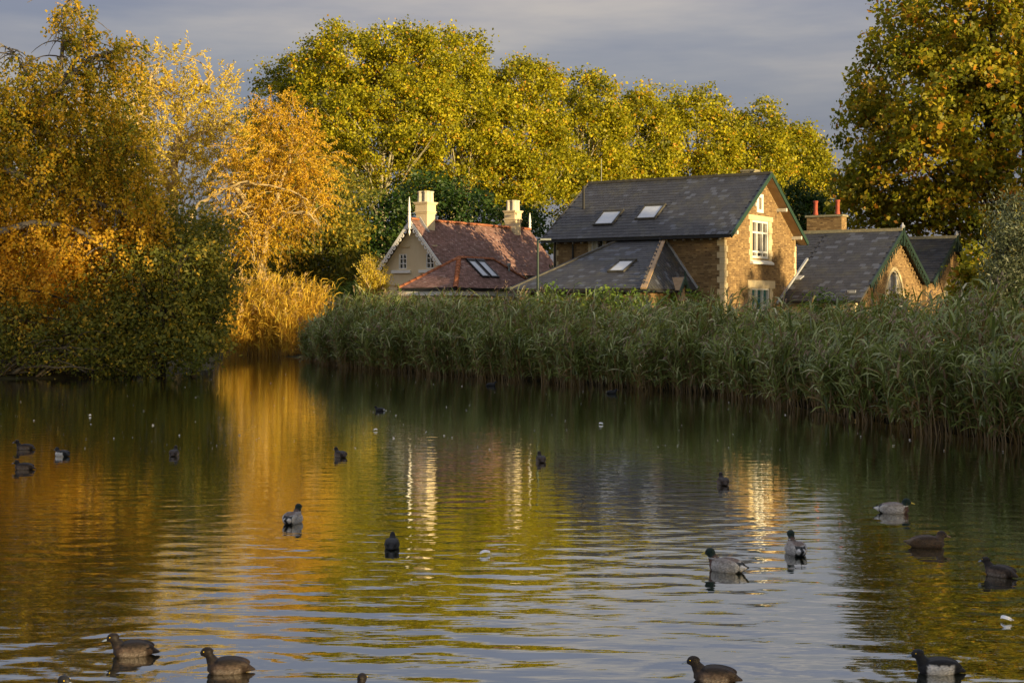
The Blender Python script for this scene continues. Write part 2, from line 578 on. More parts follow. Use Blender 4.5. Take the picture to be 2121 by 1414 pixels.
NR, NC = 580, 330
yr = np.exp(np.linspace(math.log(5.0), math.log(80.0), NR))
ur = np.linspace(-1, 1, NC)
WY = np.repeat(yr[:, None], NC, 1)
WX = ur[None, :] * (0.50 * WY + 3.5)
WZ = np.zeros_like(WX)
wr = np.random.default_rng(21)
sp = WY * (math.log(16) / NR) * 1.0
for i in range(60):
    lam = 0.15 * (0.55 / 0.15) ** wr.random()
    th = wr.normal(0, 0.40) + (math.pi / 2)
    k = 2 * math.pi / lam
    amp = lam ** 0.75 * (0.7 + .6 * wr.random())
    wgt = np.clip((lam / np.maximum(sp, 1e-6) - 3.0) / 3.0, 0, 1)
    ph = wr.random() * 6.28
    wob = 0.55 * np.sin(WX * wr.uniform(.3, .9) + WY * wr.uniform(-.5, .5) + wr.random() * 6)
    patch = 0.65 + 0.35 * np.sin(WX * wr.uniform(.15, .5) + WY * wr.uniform(.2, .6) + wr.random() * 6)
    WZ += wgt * patch * amp * np.sin(k * (WX * math.cos(th) + WY * math.sin(th)) + ph + wob)
dy = np.gradient(WZ, axis=0) / np.gradient(WY, axis=0)
rms = np.sqrt((dy[:260] ** 2).mean())
ATT = np.interp(WY, [5, 9, 13, 18, 26, 36, 50, 80], [1.15, 1.1, 1.0, .86, .68, .45, .22, .12])
WZ *= ATT * 0.0150 / rms
DUCK_RIPPLES = [(608, 1082, .0022, 1.2), (465, 1390, .003, .55), (272, 1356, .003, .55), (1500, 1182, .0012, .5), (1647, 1146, .0012, .5), (812, 1134, .001, .5), (1476, 1410, .002, .5), (1940, 1393, .002, .5)]
for px, py, am, rad in DUCK_RIPPLES:
    x0, y0 = wl(px, py)
    rr = np.hypot(WX - x0, WY - y0)
    WZ += am * np.exp(-((rr - rad * .4) / rad) ** 2) * np.sin(rr * 2 * math.pi / 0.17 + .8 * np.sin(WX * 3.1) + .6 * np.sin(WY * 2.3 + WX)) * (.6 + .4 * np.sin(np.arctan2(WY - y0, WX - x0) * 3 + px))
idx = np.arange(NR * NC).reshape(NR, NC)
Fw = np.stack([idx[:-1, :-1], idx[:-1, 1:], idx[1:, 1:], idx[1:, :-1]], -1).reshape(-1, 4)
water = obj('pond_water', quad_mesh('pond_water', np.stack([WX, WY, WZ], -1).reshape(-1, 3), Fw, 'water', smooth=True))
water['kind'] = 'structure'

# ------------------------------------------------------------------ buildings
ANG = -R(33)
AX = np.array([math.cos(ANG), math.sin(ANG), 0])       # local x of the three houses, along the slate ridge
AY = np.array([-math.sin(ANG), math.cos(ANG), 0])
rs = random.Random(5)


def slab(parent, name, o, u, v, poly, thick, mat):
    """a roof plane as a solid sheet lying below the plane"""
    o, u, v = (np.array(q, float) for q in (o, u, v))
    nn = np.cross(u, v)
    mb = MB()
    mb.prism([o + u * a + v * b for a, b in poly], -nn * thick)
    return mb.build(name, mat, parent)


def wall_bricks(o, u, zdir, nrm, w, h, keep, bw=.235, bh=.078, proud=.007):
    """brick places on a wall plane, in stretcher bond with some headers"""
    o, u, zdir, nrm = (np.array(q, float) for q in (o, u, zdir, nrm))
    res = []
    k = 0
    z = 0.0
    while z < h:
        a = -bw * .76 if k % 2 else 0.0
        j = 0
        while a < w:
            ln = bw if j % 2 else bw * .52
            a0, a1 = max(a, 0), min(a + ln, w)
            if a1 - a0 > .05 and keep((a0 + a1) / 2, z + bh / 2):
                pr = proud + rs.uniform(-.003, .003)
                res.append((o + u * (a0 + .006) + zdir * (z + .006), u * (a1 - a0 - .012), zdir * (bh - .012), nrm * pr))
            a += ln
            j += 1
        z += bh
        k += 1
    return res


def skylight(parent, o, u, v, a0, a1, b0, b1, frame='dark_roof_edge', label=None):
    o, u, v = (np.array(q, float) for q in (o, u, v))
    nn = np.cross(u, v)

    def quad(a0, a1, b0, b1, t0, t1):
        mb = MB()
        mb.prism([o + u * a + v * b + nn * t0 for a, b in ((a0, b0), (a1, b0), (a1, b1), (a0, b1))], nn * (t1 - t0))
        return mb
    fr = MB()
    t = .07
    for r in ((a0, a1, b0, b0 + t), (a0, a1, b1 - t, b1), (a0, a0 + t, b0 + t, b1 - t), (a1 - t, a1, b0 + t, b1 - t)):
        q = quad(*r, .0, .11)
        fr.add(q.v, q.f)
    f = fr.build('skylight', frame, parent)
    quad(a0 + t, a1 - t, b0 + t, b1 - t, .05, .085).build('pane', 'skylight_glass', f)
    q = quad(a0 - .02, a1 + .02, b1, b1 + .10, 0.02, .13)
    q.build('hood', frame, f)
    return f


def casement(parent, face, y0, y1, z0, z1, cols, rows, glass, x=0.0, sgn=1, depth=.10, bar=.055, edge=.075):
    """a window with bars and panes in a wall. face 'x': wall plane x = const looking to sgn*x; face 'y' likewise.
    cols, rows: fractions of the bar positions"""
    def bx(mb, p0, p1, q0, q1, d0, d1):
        lo, hi = sorted((x + sgn * d0, x + sgn * d1))
        if face == 'x':
            mb.box(lo, hi, p0, p1, q0, q1)
        else:
            mb.box(p0, p1, lo, hi, q0, q1)
    fr = MB()
    bx(fr, y0, y0 + edge, z0, z1, -depth, -.015)
    bx(fr, y1 - edge, y1, z0, z1, -depth, -.015)
    bx(fr, y0 + edge, y1 - edge, z0, z0 + edge, -depth, -.018)
    bx(fr, y0 + edge, y1 - edge, z1 - edge, z1, -depth, -.018)
    ys = [y0 + edge] + [y0 + (y1 - y0) * c for c in cols] + [y1 - edge]
    zs = [z0 + edge] + [z0 + (z1 - z0) * c for c in rows] + [z1 - edge]
    for c in ys[1:-1]:
        bx(fr, c - bar / 2, c + bar / 2, z0 + edge, z1 - edge, -depth, -.022)
    for c in zs[1:-1]:
        bx(fr, y0 + edge, y1 - edge, c - bar / 2, c + bar / 2, -depth, -.026)
    f = fr.build('window', 'white_paint', parent)
    for i in range(len(ys) - 1):
        for j in range(len(zs) - 1):
            pn = MB()
            bx(pn, ys[i], ys[i + 1], zs[j], zs[j + 1], -depth + .01, -depth + .03)
            g = glass[(i + j) % len(glass)] if isinstance(glass, list) else glass
            pn.build('pane', g, f)
    return f


# ---- the brick house
BH = empty('brick_house', (8.95, 60, 0), ANG, 'tall brown brick house with slate roof, two skylights and sunlit gable end', 'house', 'houses behind the reeds')
SL = 2.65 / 4
ZW, ZR = 5.65, 8.30                    # roof height over the wall line and at the ridge
LEN, WID = 8.4, 8.0
W1 = (2.9, 4.75, 4.55, 6.22)            # upper window y0 y1 z0 z1 in the gable
W2 = (2.85, 4.85, 1.3, 3.22)            # lower window
W3 = (3.62, 3.92, 6.72, 7.24)           # slit under the apex
zcap = lambda y: ZW - .12 + SL * (y if y < 4 else 8 - y)
g_body = MB()
hole = [(W1, .22), (W2, .22), (W3, .1)]
# gable wall is built round its openings as upright strips
ysplit = [0, W2[0], W1[0], W3[0], W3[1], 4, W1[1], W2[1], WID]
ysplit = sorted(set(ysplit))


def strip(mb, ya, yb, za, zb=None):
    x0, x1 = -.30, 0.0
    zt0 = zb if zb is not None else zcap(ya)
    zt1 = zb if zb is not None else zcap(yb)
    mb.prism([(x0, ya, za), (x0, yb, za), (x0, yb, zt1), (x0, ya, zt0)], (x1 - x0, 0, 0))


for ya, yb in zip(ysplit[:-1], ysplit[1:]):
    ym = (ya + yb) / 2
    spans = sorted([(w[2], w[3]) for w in (W1, W2, W3) if w[0] - 1e-6 <= ym <= w[1] + 1e-6])
    z = 0.2
    for s0, s1 in spans:
        strip(g_body, ya, yb, z, s0)
        z = s1
    strip(g_body, ya, yb, z)
gw = g_body.build('gable_wall', 'mortar', BH)
W4 = (-6.45, -5.83, 4.62, 5.42)
lw = MB()
lw.box(-LEN, W4[0], 0, .3, .2, ZW - .1).box(W4[1], -.3, 0, .3, .2, ZW - .1).box(W4[0], W4[1], 0, .3, .2, W4[2]).box(W4[0], W4[1], 0, .3, W4[3], ZW - .1)
lwall = lw.build('side_wall', 'mortar', BH)
bk = MB()
bk.box(-LEN, -.3, WID - .3, WID, .2, ZW - .1)
bk.prism([(-LEN, .3, .2), (-LEN, WID - .3, .2), (-LEN, WID - .3, zcap(7.7)), (-LEN, 4, zcap(4)), (-LEN, .3, zcap(.3))], (.3, 0, 0))
bk.build('back_wall', 'mortar', BH)
MB().box(-LEN + .3, -.35, .3, WID - .3, 3.3, 3.45).build('upper_floor', 'timber', BH)
SUR = [(2.46, 5.2, 4.30, 6.40), (2.42, 5.45, .2, 3.55), (3.42, 4.12, 6.57, 7.38)]


def keep_gable(a, z):
    z += 1.6
    if z > zcap(a) - .05: return False
    if a < .22 or a > WID - .22: return False
    for s in SUR:
        if s[0] + .12 < a < s[1] - .12 and s[2] < z < s[3]: return False
    return True


gb = wall_bricks((0, 0, 1.6), (0, 1, 0), (0, 0, 1), (1, 0, 0), WID, 7, keep_gable)
pieces(gw, 'brick', gb, 'brick', 300, key=lambda p: abs(p[0][1] - 1.2) + abs(p[0][2] - 4.6) * .8)
lb = wall_bricks((-LEN, 0, 2.2), (1, 0, 0), (0, 0, 1), (0, -1, 0), LEN, ZW - .1 - 2.2,
                 lambda a, z: .2 < a < LEN - .3 and not (W4[0] - .12 < a - LEN < W4[1] + .12 and z + 2.2 > W4[2] - .1))
pieces(lwall, 'brick', lb, 'brick', 300, key=lambda p: -p[0][0])
# stone dressings
k = 0
z = .3
while z < ZW - .42:
    h = .26
    q = MB()
    d1, d2 = (.34, .20) if k % 2 else (.20, .32)
    q.box(-d2, .022, -.022, d1, z, z + h - .012)
    q.build('quoin', 'stone', BH)
    q = MB()
    q.box(-.3, .022, WID - (d1 * .8), WID + .022, z, z + h - .012)
    q.build('quoin', 'stone', BH)
    q = MB()
    q.box(-LEN - .022, -LEN + d1 * .7, -.022, .3, z, z + h - .012)
    q.build('quoin', 'stone', BH)
    z += h
    k += 1
st = MB()
st.box(-.12, .035, 2.46, 5.20, 6.22, 6.44)
st.build('lintel', 'stone', BH)
st = MB()
st.box(-.12, .035, 2.42, 5.45, 3.22, 3.57)
st.build('lintel', 'stone', BH)
for (w, ya, yb, z0, z1) in ((W1, 2.62, 5.05, 4.40, 6.22), (W2, 2.60, 5.1, .5, 3.22)):
    z = z0; k = 0
    while z < z1 - .01:
        h = min(.26, z1 - z); e = .10 if k % 2 else 0
        MB().box(-.12, .030, ya - e, w[0], z, z + h - .008).build('jamb_stone', 'stone', BH)
        MB().box(-.12, .030, w[1], yb + e, z, z + h - .008).build('jamb_stone', 'stone', BH)
        z += h; k += 1
st = MB()
st.prism([(-.14, 2.68, 4.56), (.16, 2.68, 4.36), (.16, 2.68, 4.28), (-.14, 2.68, 4.28)], (0, 2.36, 0))
st.build('sill', 'white_paint', BH)
st = MB()
st.box(-.1, .03, 3.40, 3.62, 6.57, 7.24).box(-.1, .03, 3.92, 4.12, 6.57, 7.24).box(-.1, .034, 3.40, 4.12, 7.24, 7.40).box(-.1, .036, 3.44, 4.12, 6.57, 6.72)
st.build('slit_surround', 'white_paint', BH)
MB().box(-.2, -.12, 3.62, 3.92, 6.72, 7.24).build('slit_panel', 'timber', BH)
casement(BH, 'x', *W1[:2], W1[2], W1[3], [1 / 3, 2 / 3], [.17, .68], ['warm_glass', 'dark_glass'], 0, 1, .16, .085, .10)
casement(BH, 'x', *W2[:2], W2[2], W2[3], [1 / 3, 2 / 3], [.5], 'teal_glass', 0, 1, .16, .06, .07)
casement(BH, 'y', *W4[:2], W4[2], W4[3], [.45], [], ['white_curtain_glass', 'dark_glass'], 0, -1, .12, .05, .06)
MB().box(W4[0] - .14, W4[0], -.02, .1, W4[2] - .1, W4[3]).build('jamb_stone', 'stone', BH)
MB().box(W4[1], W4[1] + .14, -.02, .1, W4[2] - .1, W4[3]).build('jamb_stone', 'stone', BH)
# roof
OV = .35
pit = math.atan(SL)
cv, sv = math.cos(pit), math.sin(pit)
RO = np.array([-LEN - .45, -OV, ZW - SL * OV])
RU, RV = np.array([1, 0, 0.]), np.array([0, cv, sv])
RL = (4 + OV) / cv
RW = LEN + .9
roof = slab(BH, 'roof', RO, RU, RV, [(0, 0), (RW, 0), (RW, RL), (0, RL)], .09, 'dark_roof_edge')
slab(BH, 'back_roof', (.45, WID + OV, ZW - SL * OV), (-1, 0, 0), (0, -cv, sv), [(0, 0), (RW, 0), (RW, RL), (0, RL)], .09, 'dark_roof_edge')


def on_main(px, py):
    """roof coordinates (a, b) of a place read off the photograph"""
    d = np.array([(px - CX) / F_PX, 1, -(py - HY) / F_PX])
    c = np.array([0, 0, CAM_H]) - np.array([8.95, 60, 0])
    L = lambda q: np.array([q @ AX, q @ AY, q[2]])
    c, d = L(c), L(d)
    nn = np.cross(RU, RV)
    t = ((RO - c) @ nn) / (d @ nn)
    h = c + d * t - RO
    return h @ RU, h @ RV


SKY = [(1.62, 2.62, 1.05, 2.25), (3.88, 4.92, 1.70, 2.95)]
for i, (pa, pb) in enumerate((((1228, 469), (1280, 440)), ((1315, 457), (1369, 428)))):
    a0, b0 = on_main(*pa); a1, b1 = on_main(*pb)
    SKY[i] = (a0, a0 + 1.02, b0, b1)
ms = tile_plane(RO, RU, RV, [(0, 0), (RW, 0), (RW, RL), (0, RL)], .262, .245, .014, rs)


def clear_of(ms, boxes, o, u, v):
    r = []
    for p in ms:
        c = p[0] + p[1] / 2 + p[2] * .3 - o
        a, b = c @ u, c @ v
        if not any(q[0] - .02 < a < q[1] + .02 and q[2] - .08 < b < q[3] + .02 for q in boxes):
            r.append(p)
    return r


ms = clear_of(ms, SKY, RO, RU, RV)
pieces(roof, 'slate', ms, 'slate', 300, key=lambda p: -p[0][0] - p[0][2] * .1)
for s in SKY:
    skylight(BH, RO, RU, RV, *s)
MB().bar((-LEN - .46, 4, ZR + .03), (.46, 4, ZR + .03), .26, .12).build('ridge', 'dark_roof_edge', BH)
for sgn, y0 in ((1, -OV), (-1, WID + OV)):
    b = MB()
    b.bar((.475, y0, ZW - SL * OV - .06), (.475, 4, ZR - .03), .045, .19)
    b.build('bargeboard', 'green_paint', BH)
    b = MB()
    zz = ZW - SL * OV
    off = -.10
    b.prism([(.0, y0 + sgn * .02, zz + off), (.45, y0 + sgn * .02, zz + off), (.45, 4, ZR + off), (.0, 4, ZR + off)], (0, 0, -.025))
    b.build('soffit', 'soffit', BH)
    b = MB()
    b.bar((-LEN - .475, y0, ZW - SL * OV - .06), (-LEN - .475, 4, ZR - .03), .045, .19)
    b.build('bargeboard', 'dark_roof_edge', BH)
for y in (.35, 2.3, 5.75, 7.55):
    z = ZW + SL * (y if y < 4 else 8 - y) - .34
    MB().box(.002, .47, y - .07, y + .07, z - .08, z + .07).build('purlin_end', 'weathered_white', BH)
MB().box(-LEN - .4, .4, -OV - .10, -OV - .005, ZW - SL * OV - .12, ZW - SL * OV - .03).build('gutter', 'black_metal', BH)
for k in range(20):
    x = -LEN + .25 + k * .42
    MB().box(x, x + .05, -.22, -.024, ZW - .42, ZW - .36).build('rafter_end', 'weathered_white', BH)
for x in (-LEN + .10, -7.35):
    q = MB(); q.lathe([(.045, 2.0), (.045, 5.35)], x, -.09, 8); q.build('downpipe', 'black_metal', BH)
MB().bar((-7.35, -.09, 5.30), (-7.7, -.28, 5.38), .07, .07).build('pipe_elbow', 'black_metal', BH)
q = MB(); q.lathe([(.06, 6.9), (.06, 8.0)], -LEN + .45, 1.9, 8); q.build('flue_pipe', 'black_metal', BH)
q = MB(); q.box(-1.2, -.6, 4.5, 5.1, 7.4, 8.52).box(-1.24, -.56, 4.46, 5.14, 8.52, 8.60)
q.build('chimney_stub', 'lichen_stone', BH)
q = MB(); q.lathe([(.018, 8.2), (.014, 9.5)], -LEN + .1, 4.2, 6); q.build('aerial', 'lamp_grey', BH)
q = MB(); q.lathe([(.02, 8.2), (.015, 9.15)], -.25, 4.4, 6).bar((-.55, 4.4, 8.75), (.05, 4.4, 8.75), .02, .02).bar((-.45, 4.4, 8.95), (-.05, 4.4, 8.95), .02, .02)
q.build('aerial', 'black_metal', BH)

# ---- the hipped slate annexe in front of it
AN = empty('slate_annexe', (8.95, 60, 0), ANG, 'low hipped slate roofed annexe with one skylight against the brick house', 'annexe', 'houses behind the reeds')
ax0, ax1, ay0, ay1, ze = -7.6, -1.2, -5.0, -.02, 3.10
rx0, rx1, ryy, zr = -4.9, -2.83, -.02, 5.36
aw = MB(); aw.box(ax0 + .35, ax1 - .3, ay0 + .3, -.05, .2, ze - .02)
aw.build('wall', 'brick', AN)
h = np.array([0, ryy - ay0, zr - ze]); FL = np.linalg.norm(h); hv = h / FL
FO = np.array([ax0, ay0, ze])
fp = [(0, 0), (ax1 - ax0, 0), (rx1 - ax0, FL), (rx0 - ax0, FL)]
ar = slab(AN, 'front_roof', FO, (1, 0, 0), hv, fp, .07, 'dark_roof_edge')
fs = tile_plane(FO, (1, 0, 0), hv, fp, .262, .235, .014, rs)


def on_plane(px, py, o, u, v, base):
    d = np.array([(px - CX) / F_PX, 1, -(py - HY) / F_PX])
    c = np.array([0, 0, CAM_H]) - np.array(base)
    L = lambda q: np.array([q @ AX, q @ AY, q[2]])
    c, d = L(c), L(d)
    nn = np.cross(u, v)
    t = ((o - c) @ nn) / (d @ nn)
    hh = c + d * t - o
    return hh @ np.array(u), hh @ np.array(v)


a0, b0 = on_plane(1258, 566, FO, (1, 0, 0), hv, (8.95, 60, 0))
a1, b1 = on_plane(1300, 543, FO, (1, 0, 0), hv, (8.95, 60, 0))
sk = (a0, a0 + .78, b0, b1)
fs = clear_of(fs, [sk], FO, np.array([1, 0, 0.]), hv)
pieces(ar, 'slate', fs, 'slate', 300, key=lambda p: p[0][1])
skylight(AN, FO, (1, 0, 0), hv, *sk)
# right hip face
h = np.array([rx1 - ax1, 0, zr - ze]); HL = np.linalg.norm(h); hv2 = h / HL
HO = np.array([ax1, ay0, ze])
hp = [(0, 0), (ay1 - ay0, 0), (ay1 - ay0, HL)]
# hip plane through the three corners of the face
c0, c1, c2 = HO, np.array([ax1, ay1, ze]), np.array([rx1, ryy, zr])
hr = slab(AN, 'hip_roof', HO, (0, 1, 0), hv2, hp, .06, 'dark_roof_edge')
pieces(hr, 'slate', tile_plane(HO, (0, 1, 0), hv2, hp, .262, .235, .008, rs), 'slate', 300)
h = np.array([rx0 - ax0, 0, zr - ze]); HL2 = np.linalg.norm(h); hv3 = h / HL2
slab(AN, 'far_hip_roof', (ax0, ay1, ze), (0, -1, 0), hv3, [(0, 0), (ay1 - ay0, 0), (0, HL2)], .06, 'dark_roof_edge')
MB().bar((ax0, ay0, ze + .03), (rx0, ryy, zr + .03), .22, .10).build('hip_ridge', 'dark_roof_edge', AN)
MB().bar((ax1, ay0, ze + .03), (rx1, ryy, zr + .03), .24, .07).build('hip_ridge', 'timber', AN)
MB().bar((rx0, ryy - .05, zr + .02), (rx1, ryy - .05, zr + .02), .20, .06).build('flashing', 'lead', AN)
MB().bar((ax1 - .02, -.06, ze + .08), (rx1, -.06, zr + .04), .10, .12).build('flashing', 'lead', AN)
MB().box(ax0 - .05, ax1 + .05, ay0 - .10, ay0 - .01, ze - .12, ze - .03).build('gutter', 'black_metal', AN)
MB().box(ax1 + .005, ax1 + .09, ay0, ay1, ze - .12, ze - .03).build('gutter', 'black_metal', AN)
for k in range(5):
    q = MB(); q.box(ax1 - .6, ax1 - .54 + .02, ay0 + .29, ay0 + .3, .5 + k * .5, .9 + k * .5)
# little green porch gable on the annexe
pg = MB()
pg.prism([(-1.65, -2.25, 3.08), (-1.65, -1.8, 3.62), (-1.65, -1.76, 3.58), (-1.65, -2.2, 3.05)], (.68, 0, 0))
pg.prism([(-1.65, -1.35, 3.08), (-1.65, -1.8, 3.625), (-1.65, -1.84, 3.58), (-1.65, -1.4, 3.05)], (.68, 0, 0))
pg.build('porch_roof', 'timber', AN)
pg = MB()
pg.bar((-.94, -2.28, 2.98), (-.94, -1.8, 3.60), .04, .12).bar((-.935, -1.32, 2.98), (-.935, -1.8, 3.60), .04, .12)
pg.bar((-.93, -1.8, 3.3), (-.93, -1.8, 3.85), .05, .05, up=(0, 1, 0))
for k in range(4):
    for sgn in (-1, 1):
        f = (k + .5) / 4
        pg.box(-.96, -.925, -1.8 + sgn * (.46 * f) - .035, -1.8 + sgn * (.46 * f) + .035, 3.36 - .6 * f, 3.50 - .6 * f)
pg.build('porch_bargeboard', 'green_paint', AN)
MB().prism([(-1.2, -2.1, 2.6), (-1.2, -1.5, 2.6), (-1.2, -1.5, 3.18), (-1.2, -1.8, 3.5), (-1.2, -2.1, 3.18)], (.12, 0, 0)).build('porch_panel', 'timber', AN)

# ---- the twin gabled lodge
LO = empty('gabled_lodge', (8.95, 60, 0), ANG, 'slate lodge with two gables, dark green fretwork and pointed windows', 'lodge', 'houses behind the reeds')
ls = .57
lp = math.atan(ls); lc, lsn = math.cos(lp), math.sin(lp)
Z1 = 6.06
for gi, (yr_, x1, x0) in enumerate(((12.0, 3.80, .06), (20.4, 4.0, -3.0))):
    half = 6.0 if gi == 0 else 4.2
    back = 4.2 if gi == 0 else 6.0
    zev = Z1 - ls * half
    o = np.array([x0, yr_ - half, zev]); u = np.array([1., 0, 0]); v = np.array([0, lc, lsn])
    L = half / lc
    r = slab(LO, 'roof', o, u, v, [(0, 0), (x1 - x0, 0), (x1 - x0, L), (0, L)], .09, 'dark_roof_edge')
    sl = tile_plane(o, u, v, [(0, 0), (x1 - x0, 0), (x1 - x0, L), (0, L)], .30, .27, .015, rs)
    pieces(r, 'slate', sl, 'slate', 300 if gi == 0 else 0, key=lambda p: -p[0][2])
    if gi == 0:     # ridge goes on behind the brick house
        o2 = np.array([-4.0, 8.5, Z1 - ls * 3.5])
        r2 = slab(LO, 'roof', o2, u, v, [(0, 0), (x0 + 4.0, 0), (x0 + 4.0, 3.5 / lc), (0, 3.5 / lc)], .09, 'dark_roof_edge')
        pieces(r2, 'slate', tile_plane(o2, u, v, [(0, 0), (x0 + 4.0, 0), (x0 + 4.0, 3.5 / lc), (0, 3.5 / lc)], .30, .27, .015, rs), 'slate', 0)
    slab(LO, 'back_roof', (x1, yr_ + back, Z1 - ls * back), (-1, 0, 0), (0, -lc, lsn), [(0, 0), (x1 - x0, 0), (x1 - x0, back / lc), (0, back / lc)], .09, 'dark_roof_edge')
    MB().bar((x0 if gi else -4.0, yr_, Z1 + .04), (x1 + .02, yr_, Z1 + .04), .26, .15).build('ridge', 'lichen_stone', LO)
    # gable wall with a pointed opening
    xw = x1 - .35
    hw = 1.45 if gi == 0 else .8
    wc = yr_ + (-.15 if gi == 0 else -.25)
    zt = 4.15 if gi == 0 else 3.75
    zs = zt - hw * 1.05
    pts = []
    for k in range(9):
        a = k / 8
        pts.append((wc - hw + hw * a, zs + (zt - zs) * math.sin(a * math.pi / 2) ** .6))
    arch = pts + [(2 * wc - y, z) for y, z in pts[-2::-1]]
    gz = lambda y: Z1 - .12 - ls * abs(y - yr_)
    wall = MB()
    yl, yr2 = yr_ - min(half, 4.6), yr_ + min(back, 4.4)
    def col(ya, za, yb, zb):
        wall.prism([(xw - .3, ya, za), (xw - .3, yb, zb), (xw - .3, yb, gz(yb)), (xw - .3, ya, gz(ya))], (.3, 0, 0))
    col(yl, .2, wc - hw, .2)
    col(wc + hw, .2, yr2, .2)
    ya_ = [(y, z) for y, z in arch]
    # keep the apex of the roof on a strip boundary
    for (p0, p1) in zip(ya_[:-1], ya_[1:]):
        if p0[0] < yr_ < p1[0]:
            f = (yr_ - p0[0]) / (p1[0] - p0[0]); zm = p0[1] + f * (p1[1] - p0[1])
            col(p0[0], p0[1], yr_, zm); col(yr_, zm, p1[0], p1[1])
        else:
            col(p0[0], p0[1], p1[0], p1[1])
    lw_o = wall.build('gable_wall', 'mortar', LO)
    arch_in = lambda y, z: abs(y - wc) < hw + .16 and z < float(np.interp(y, [p[0] - .12 if p[0] < wc else p[0] + .12 for p in ya_], [p[1] for p in ya_])) + .2
    lbk = wall_bricks((xw, yl, 2.0), (0, 1, 0), (0, 0, 1), (1, 0, 0), yr2 - yl, 4.2, lambda a_, z_: z_ + 2.0 < gz(yl + a_) - .05 and not arch_in(yl + a_, z_ + 2.0))
    pieces(lw_o, 'brick', lbk, 'brick', 300, key=lambda p: -p[0][2])
    srd = MB()
    for p0, p1 in zip(ya_[:-1], ya_[1:]):
        srd.bar((xw + .01, p0[0], p0[1] + .07), (xw + .01, p1[0], p1[1] + .07), .16, .05, up=(1, 0, 0))
    srd.build('arch_stone', 'stone', LO)
    # window: white mullions, pale panes behind
    win = MB()
    for p0, p1 in zip(ya_[:-1], ya_[1:]):
        win.bar((xw - .08, p0[0], p0[1] - .03), (xw - .08, p1[0], p1[1] - .03), .08, .09, up=(1, 0, 0))
    nm = 3 if gi == 0 else 2
    zat = lambda y: float(np.interp(y, [p[0] for p in ya_], [p[1] for p in ya_]))
    for k in range(1, nm):
        y = wc - hw + 2 * hw * k / nm
        win.box(xw - .12, xw - .05, y - .05, y + .05, 1.2, zat(y) - .02)
    win.box(xw - .115, xw - .06, wc - hw, wc + hw, zs - .25, zs - .17)
    wo = win.build('window', 'white_paint', LO)
    for k in range(nm):
        a, b = wc - hw + 2 * hw * k / nm, wc - hw + 2 * hw * (k + 1) / nm
        ys = np.linspace(a, b, 6)
        MB().prism([(xw - .14, a, 1.2), (xw - .14, b, 1.2)] + [(xw - .14, y, zat(y)) for y in ys[::-1]], (.02, 0, 0)).build('pane', ['white_curtain_glass', 'warm_glass', 'white_curtain_glass'][k], wo)
    # fretwork bargeboards
    for sgn in (-1, 1):
        reach = min(half if sgn < 0 else back, 4.7 if gi == 0 else 4.2)
        bb = MB()
        bb.bar((x1 + .03, yr_, Z1 - .06), (x1 + .03, yr_ + sgn * reach, Z1 - .06 - ls * reach), .06, .20)
        bo = bb.build('bargeboard', 'dark_green_paint', LO)
        k = 0
        y = .25
        while y < reach - .2:
            z = Z1 - .2 - ls * y
            q = MB()
            c = yr_ + sgn * y
            rad = .15
            ring = [(c + rad * math.cos(t), z - .12 + rad * math.sin(t)) for t in np.linspace(0, 2 * math.pi, 9)[:-1]]
            inn = [(c + rad * .5 * math.cos(t), z - .12 + rad * .5 * math.sin(t)) for t in np.linspace(0, 2 * math.pi, 9)[:-1]]
            for i in range(8):
                j = (i + 1) % 8
                q.prism([(x1 + .005, *ring[i]), (x1 + .005, *ring[j]), (x1 + .005, *inn[j]), (x1 + .005, *inn[i])], (.035, 0, 0))
            q.prism([(x1 + .008, c - .04, z - .24), (x1 + .008, c + .04, z - .24), (x1 + .008, c + sgn * .05, z - .42)], (.03, 0, 0))
            q.build('fretwork', 'dark_green_paint', bo)
            y += .36
    q = MB(); q.box(x1 - .02, x1 + .10, yr_ - .06, yr_ + .06, Z1 - .75, Z1 + .20); q.build('king_post', 'dark_green_paint', LO)
    q = MB(); q.lathe([(.10, Z1 + .10), (.12, Z1 + .2), (.05, Z1 + .28), (.04, Z1 + .36)], x1 + .0, yr_ + .001, 8); q.build('finial', 'lead', LO)
MB().box(.1, 3.44, 6.4, 6.7, .2, 2.68).build('front_wall', 'stone', LO)
ch = MB(); ch.box(-1.15, .65, 12.35, 13.05, 5.2, 6.86)
chs = ch.build('chimney', 'mortar', LO)
cb = wall_bricks((-1.15, 12.35, 5.9), (1, 0, 0), (0, 0, 1), (0, -1, 0), 1.8, .96, lambda a, z: True)
cb += wall_bricks((.65, 12.35, 5.9), (0, 1, 0), (0, 0, 1), (1, 0, 0), .7, .96, lambda a, z: True)
pieces(chs, 'brick', cb, 'brick', 300)
MB().box(-1.22, .72, 12.28, 13.12, 6.86, 6.96).build('chimney_cap', 'lichen_stone', LO)
for x in (-.82, .32):
    q = MB(); q.lathe([(.13, 6.96), (.12, 7.05), (.10, 7.2), (.105, 7.60), (.13, 7.64), (.125, 7.70), (.08, 7.70)], x, 12.7, 12)
    q.build('chimney_pot', 'red_pot', LO, True)
MB().bar((.03, 5.6, 2.44 + .1), (.03, 9.4, 4.6 + .1), .10, .10).build('flashing', 'lead', LO)
MB().prism([(.03, 8.0, 3.82), (.42, 8.0, 3.82), (.32, 7.72, 3.66), (.03, 7.72, 3.66)], (0, 0, .05)).build('flashing', 'lead', LO)
MB().box(3.0, 3.38, 6.6, 6.68, 2.75, 3.15).build('rain_cover', 'lead', LO)

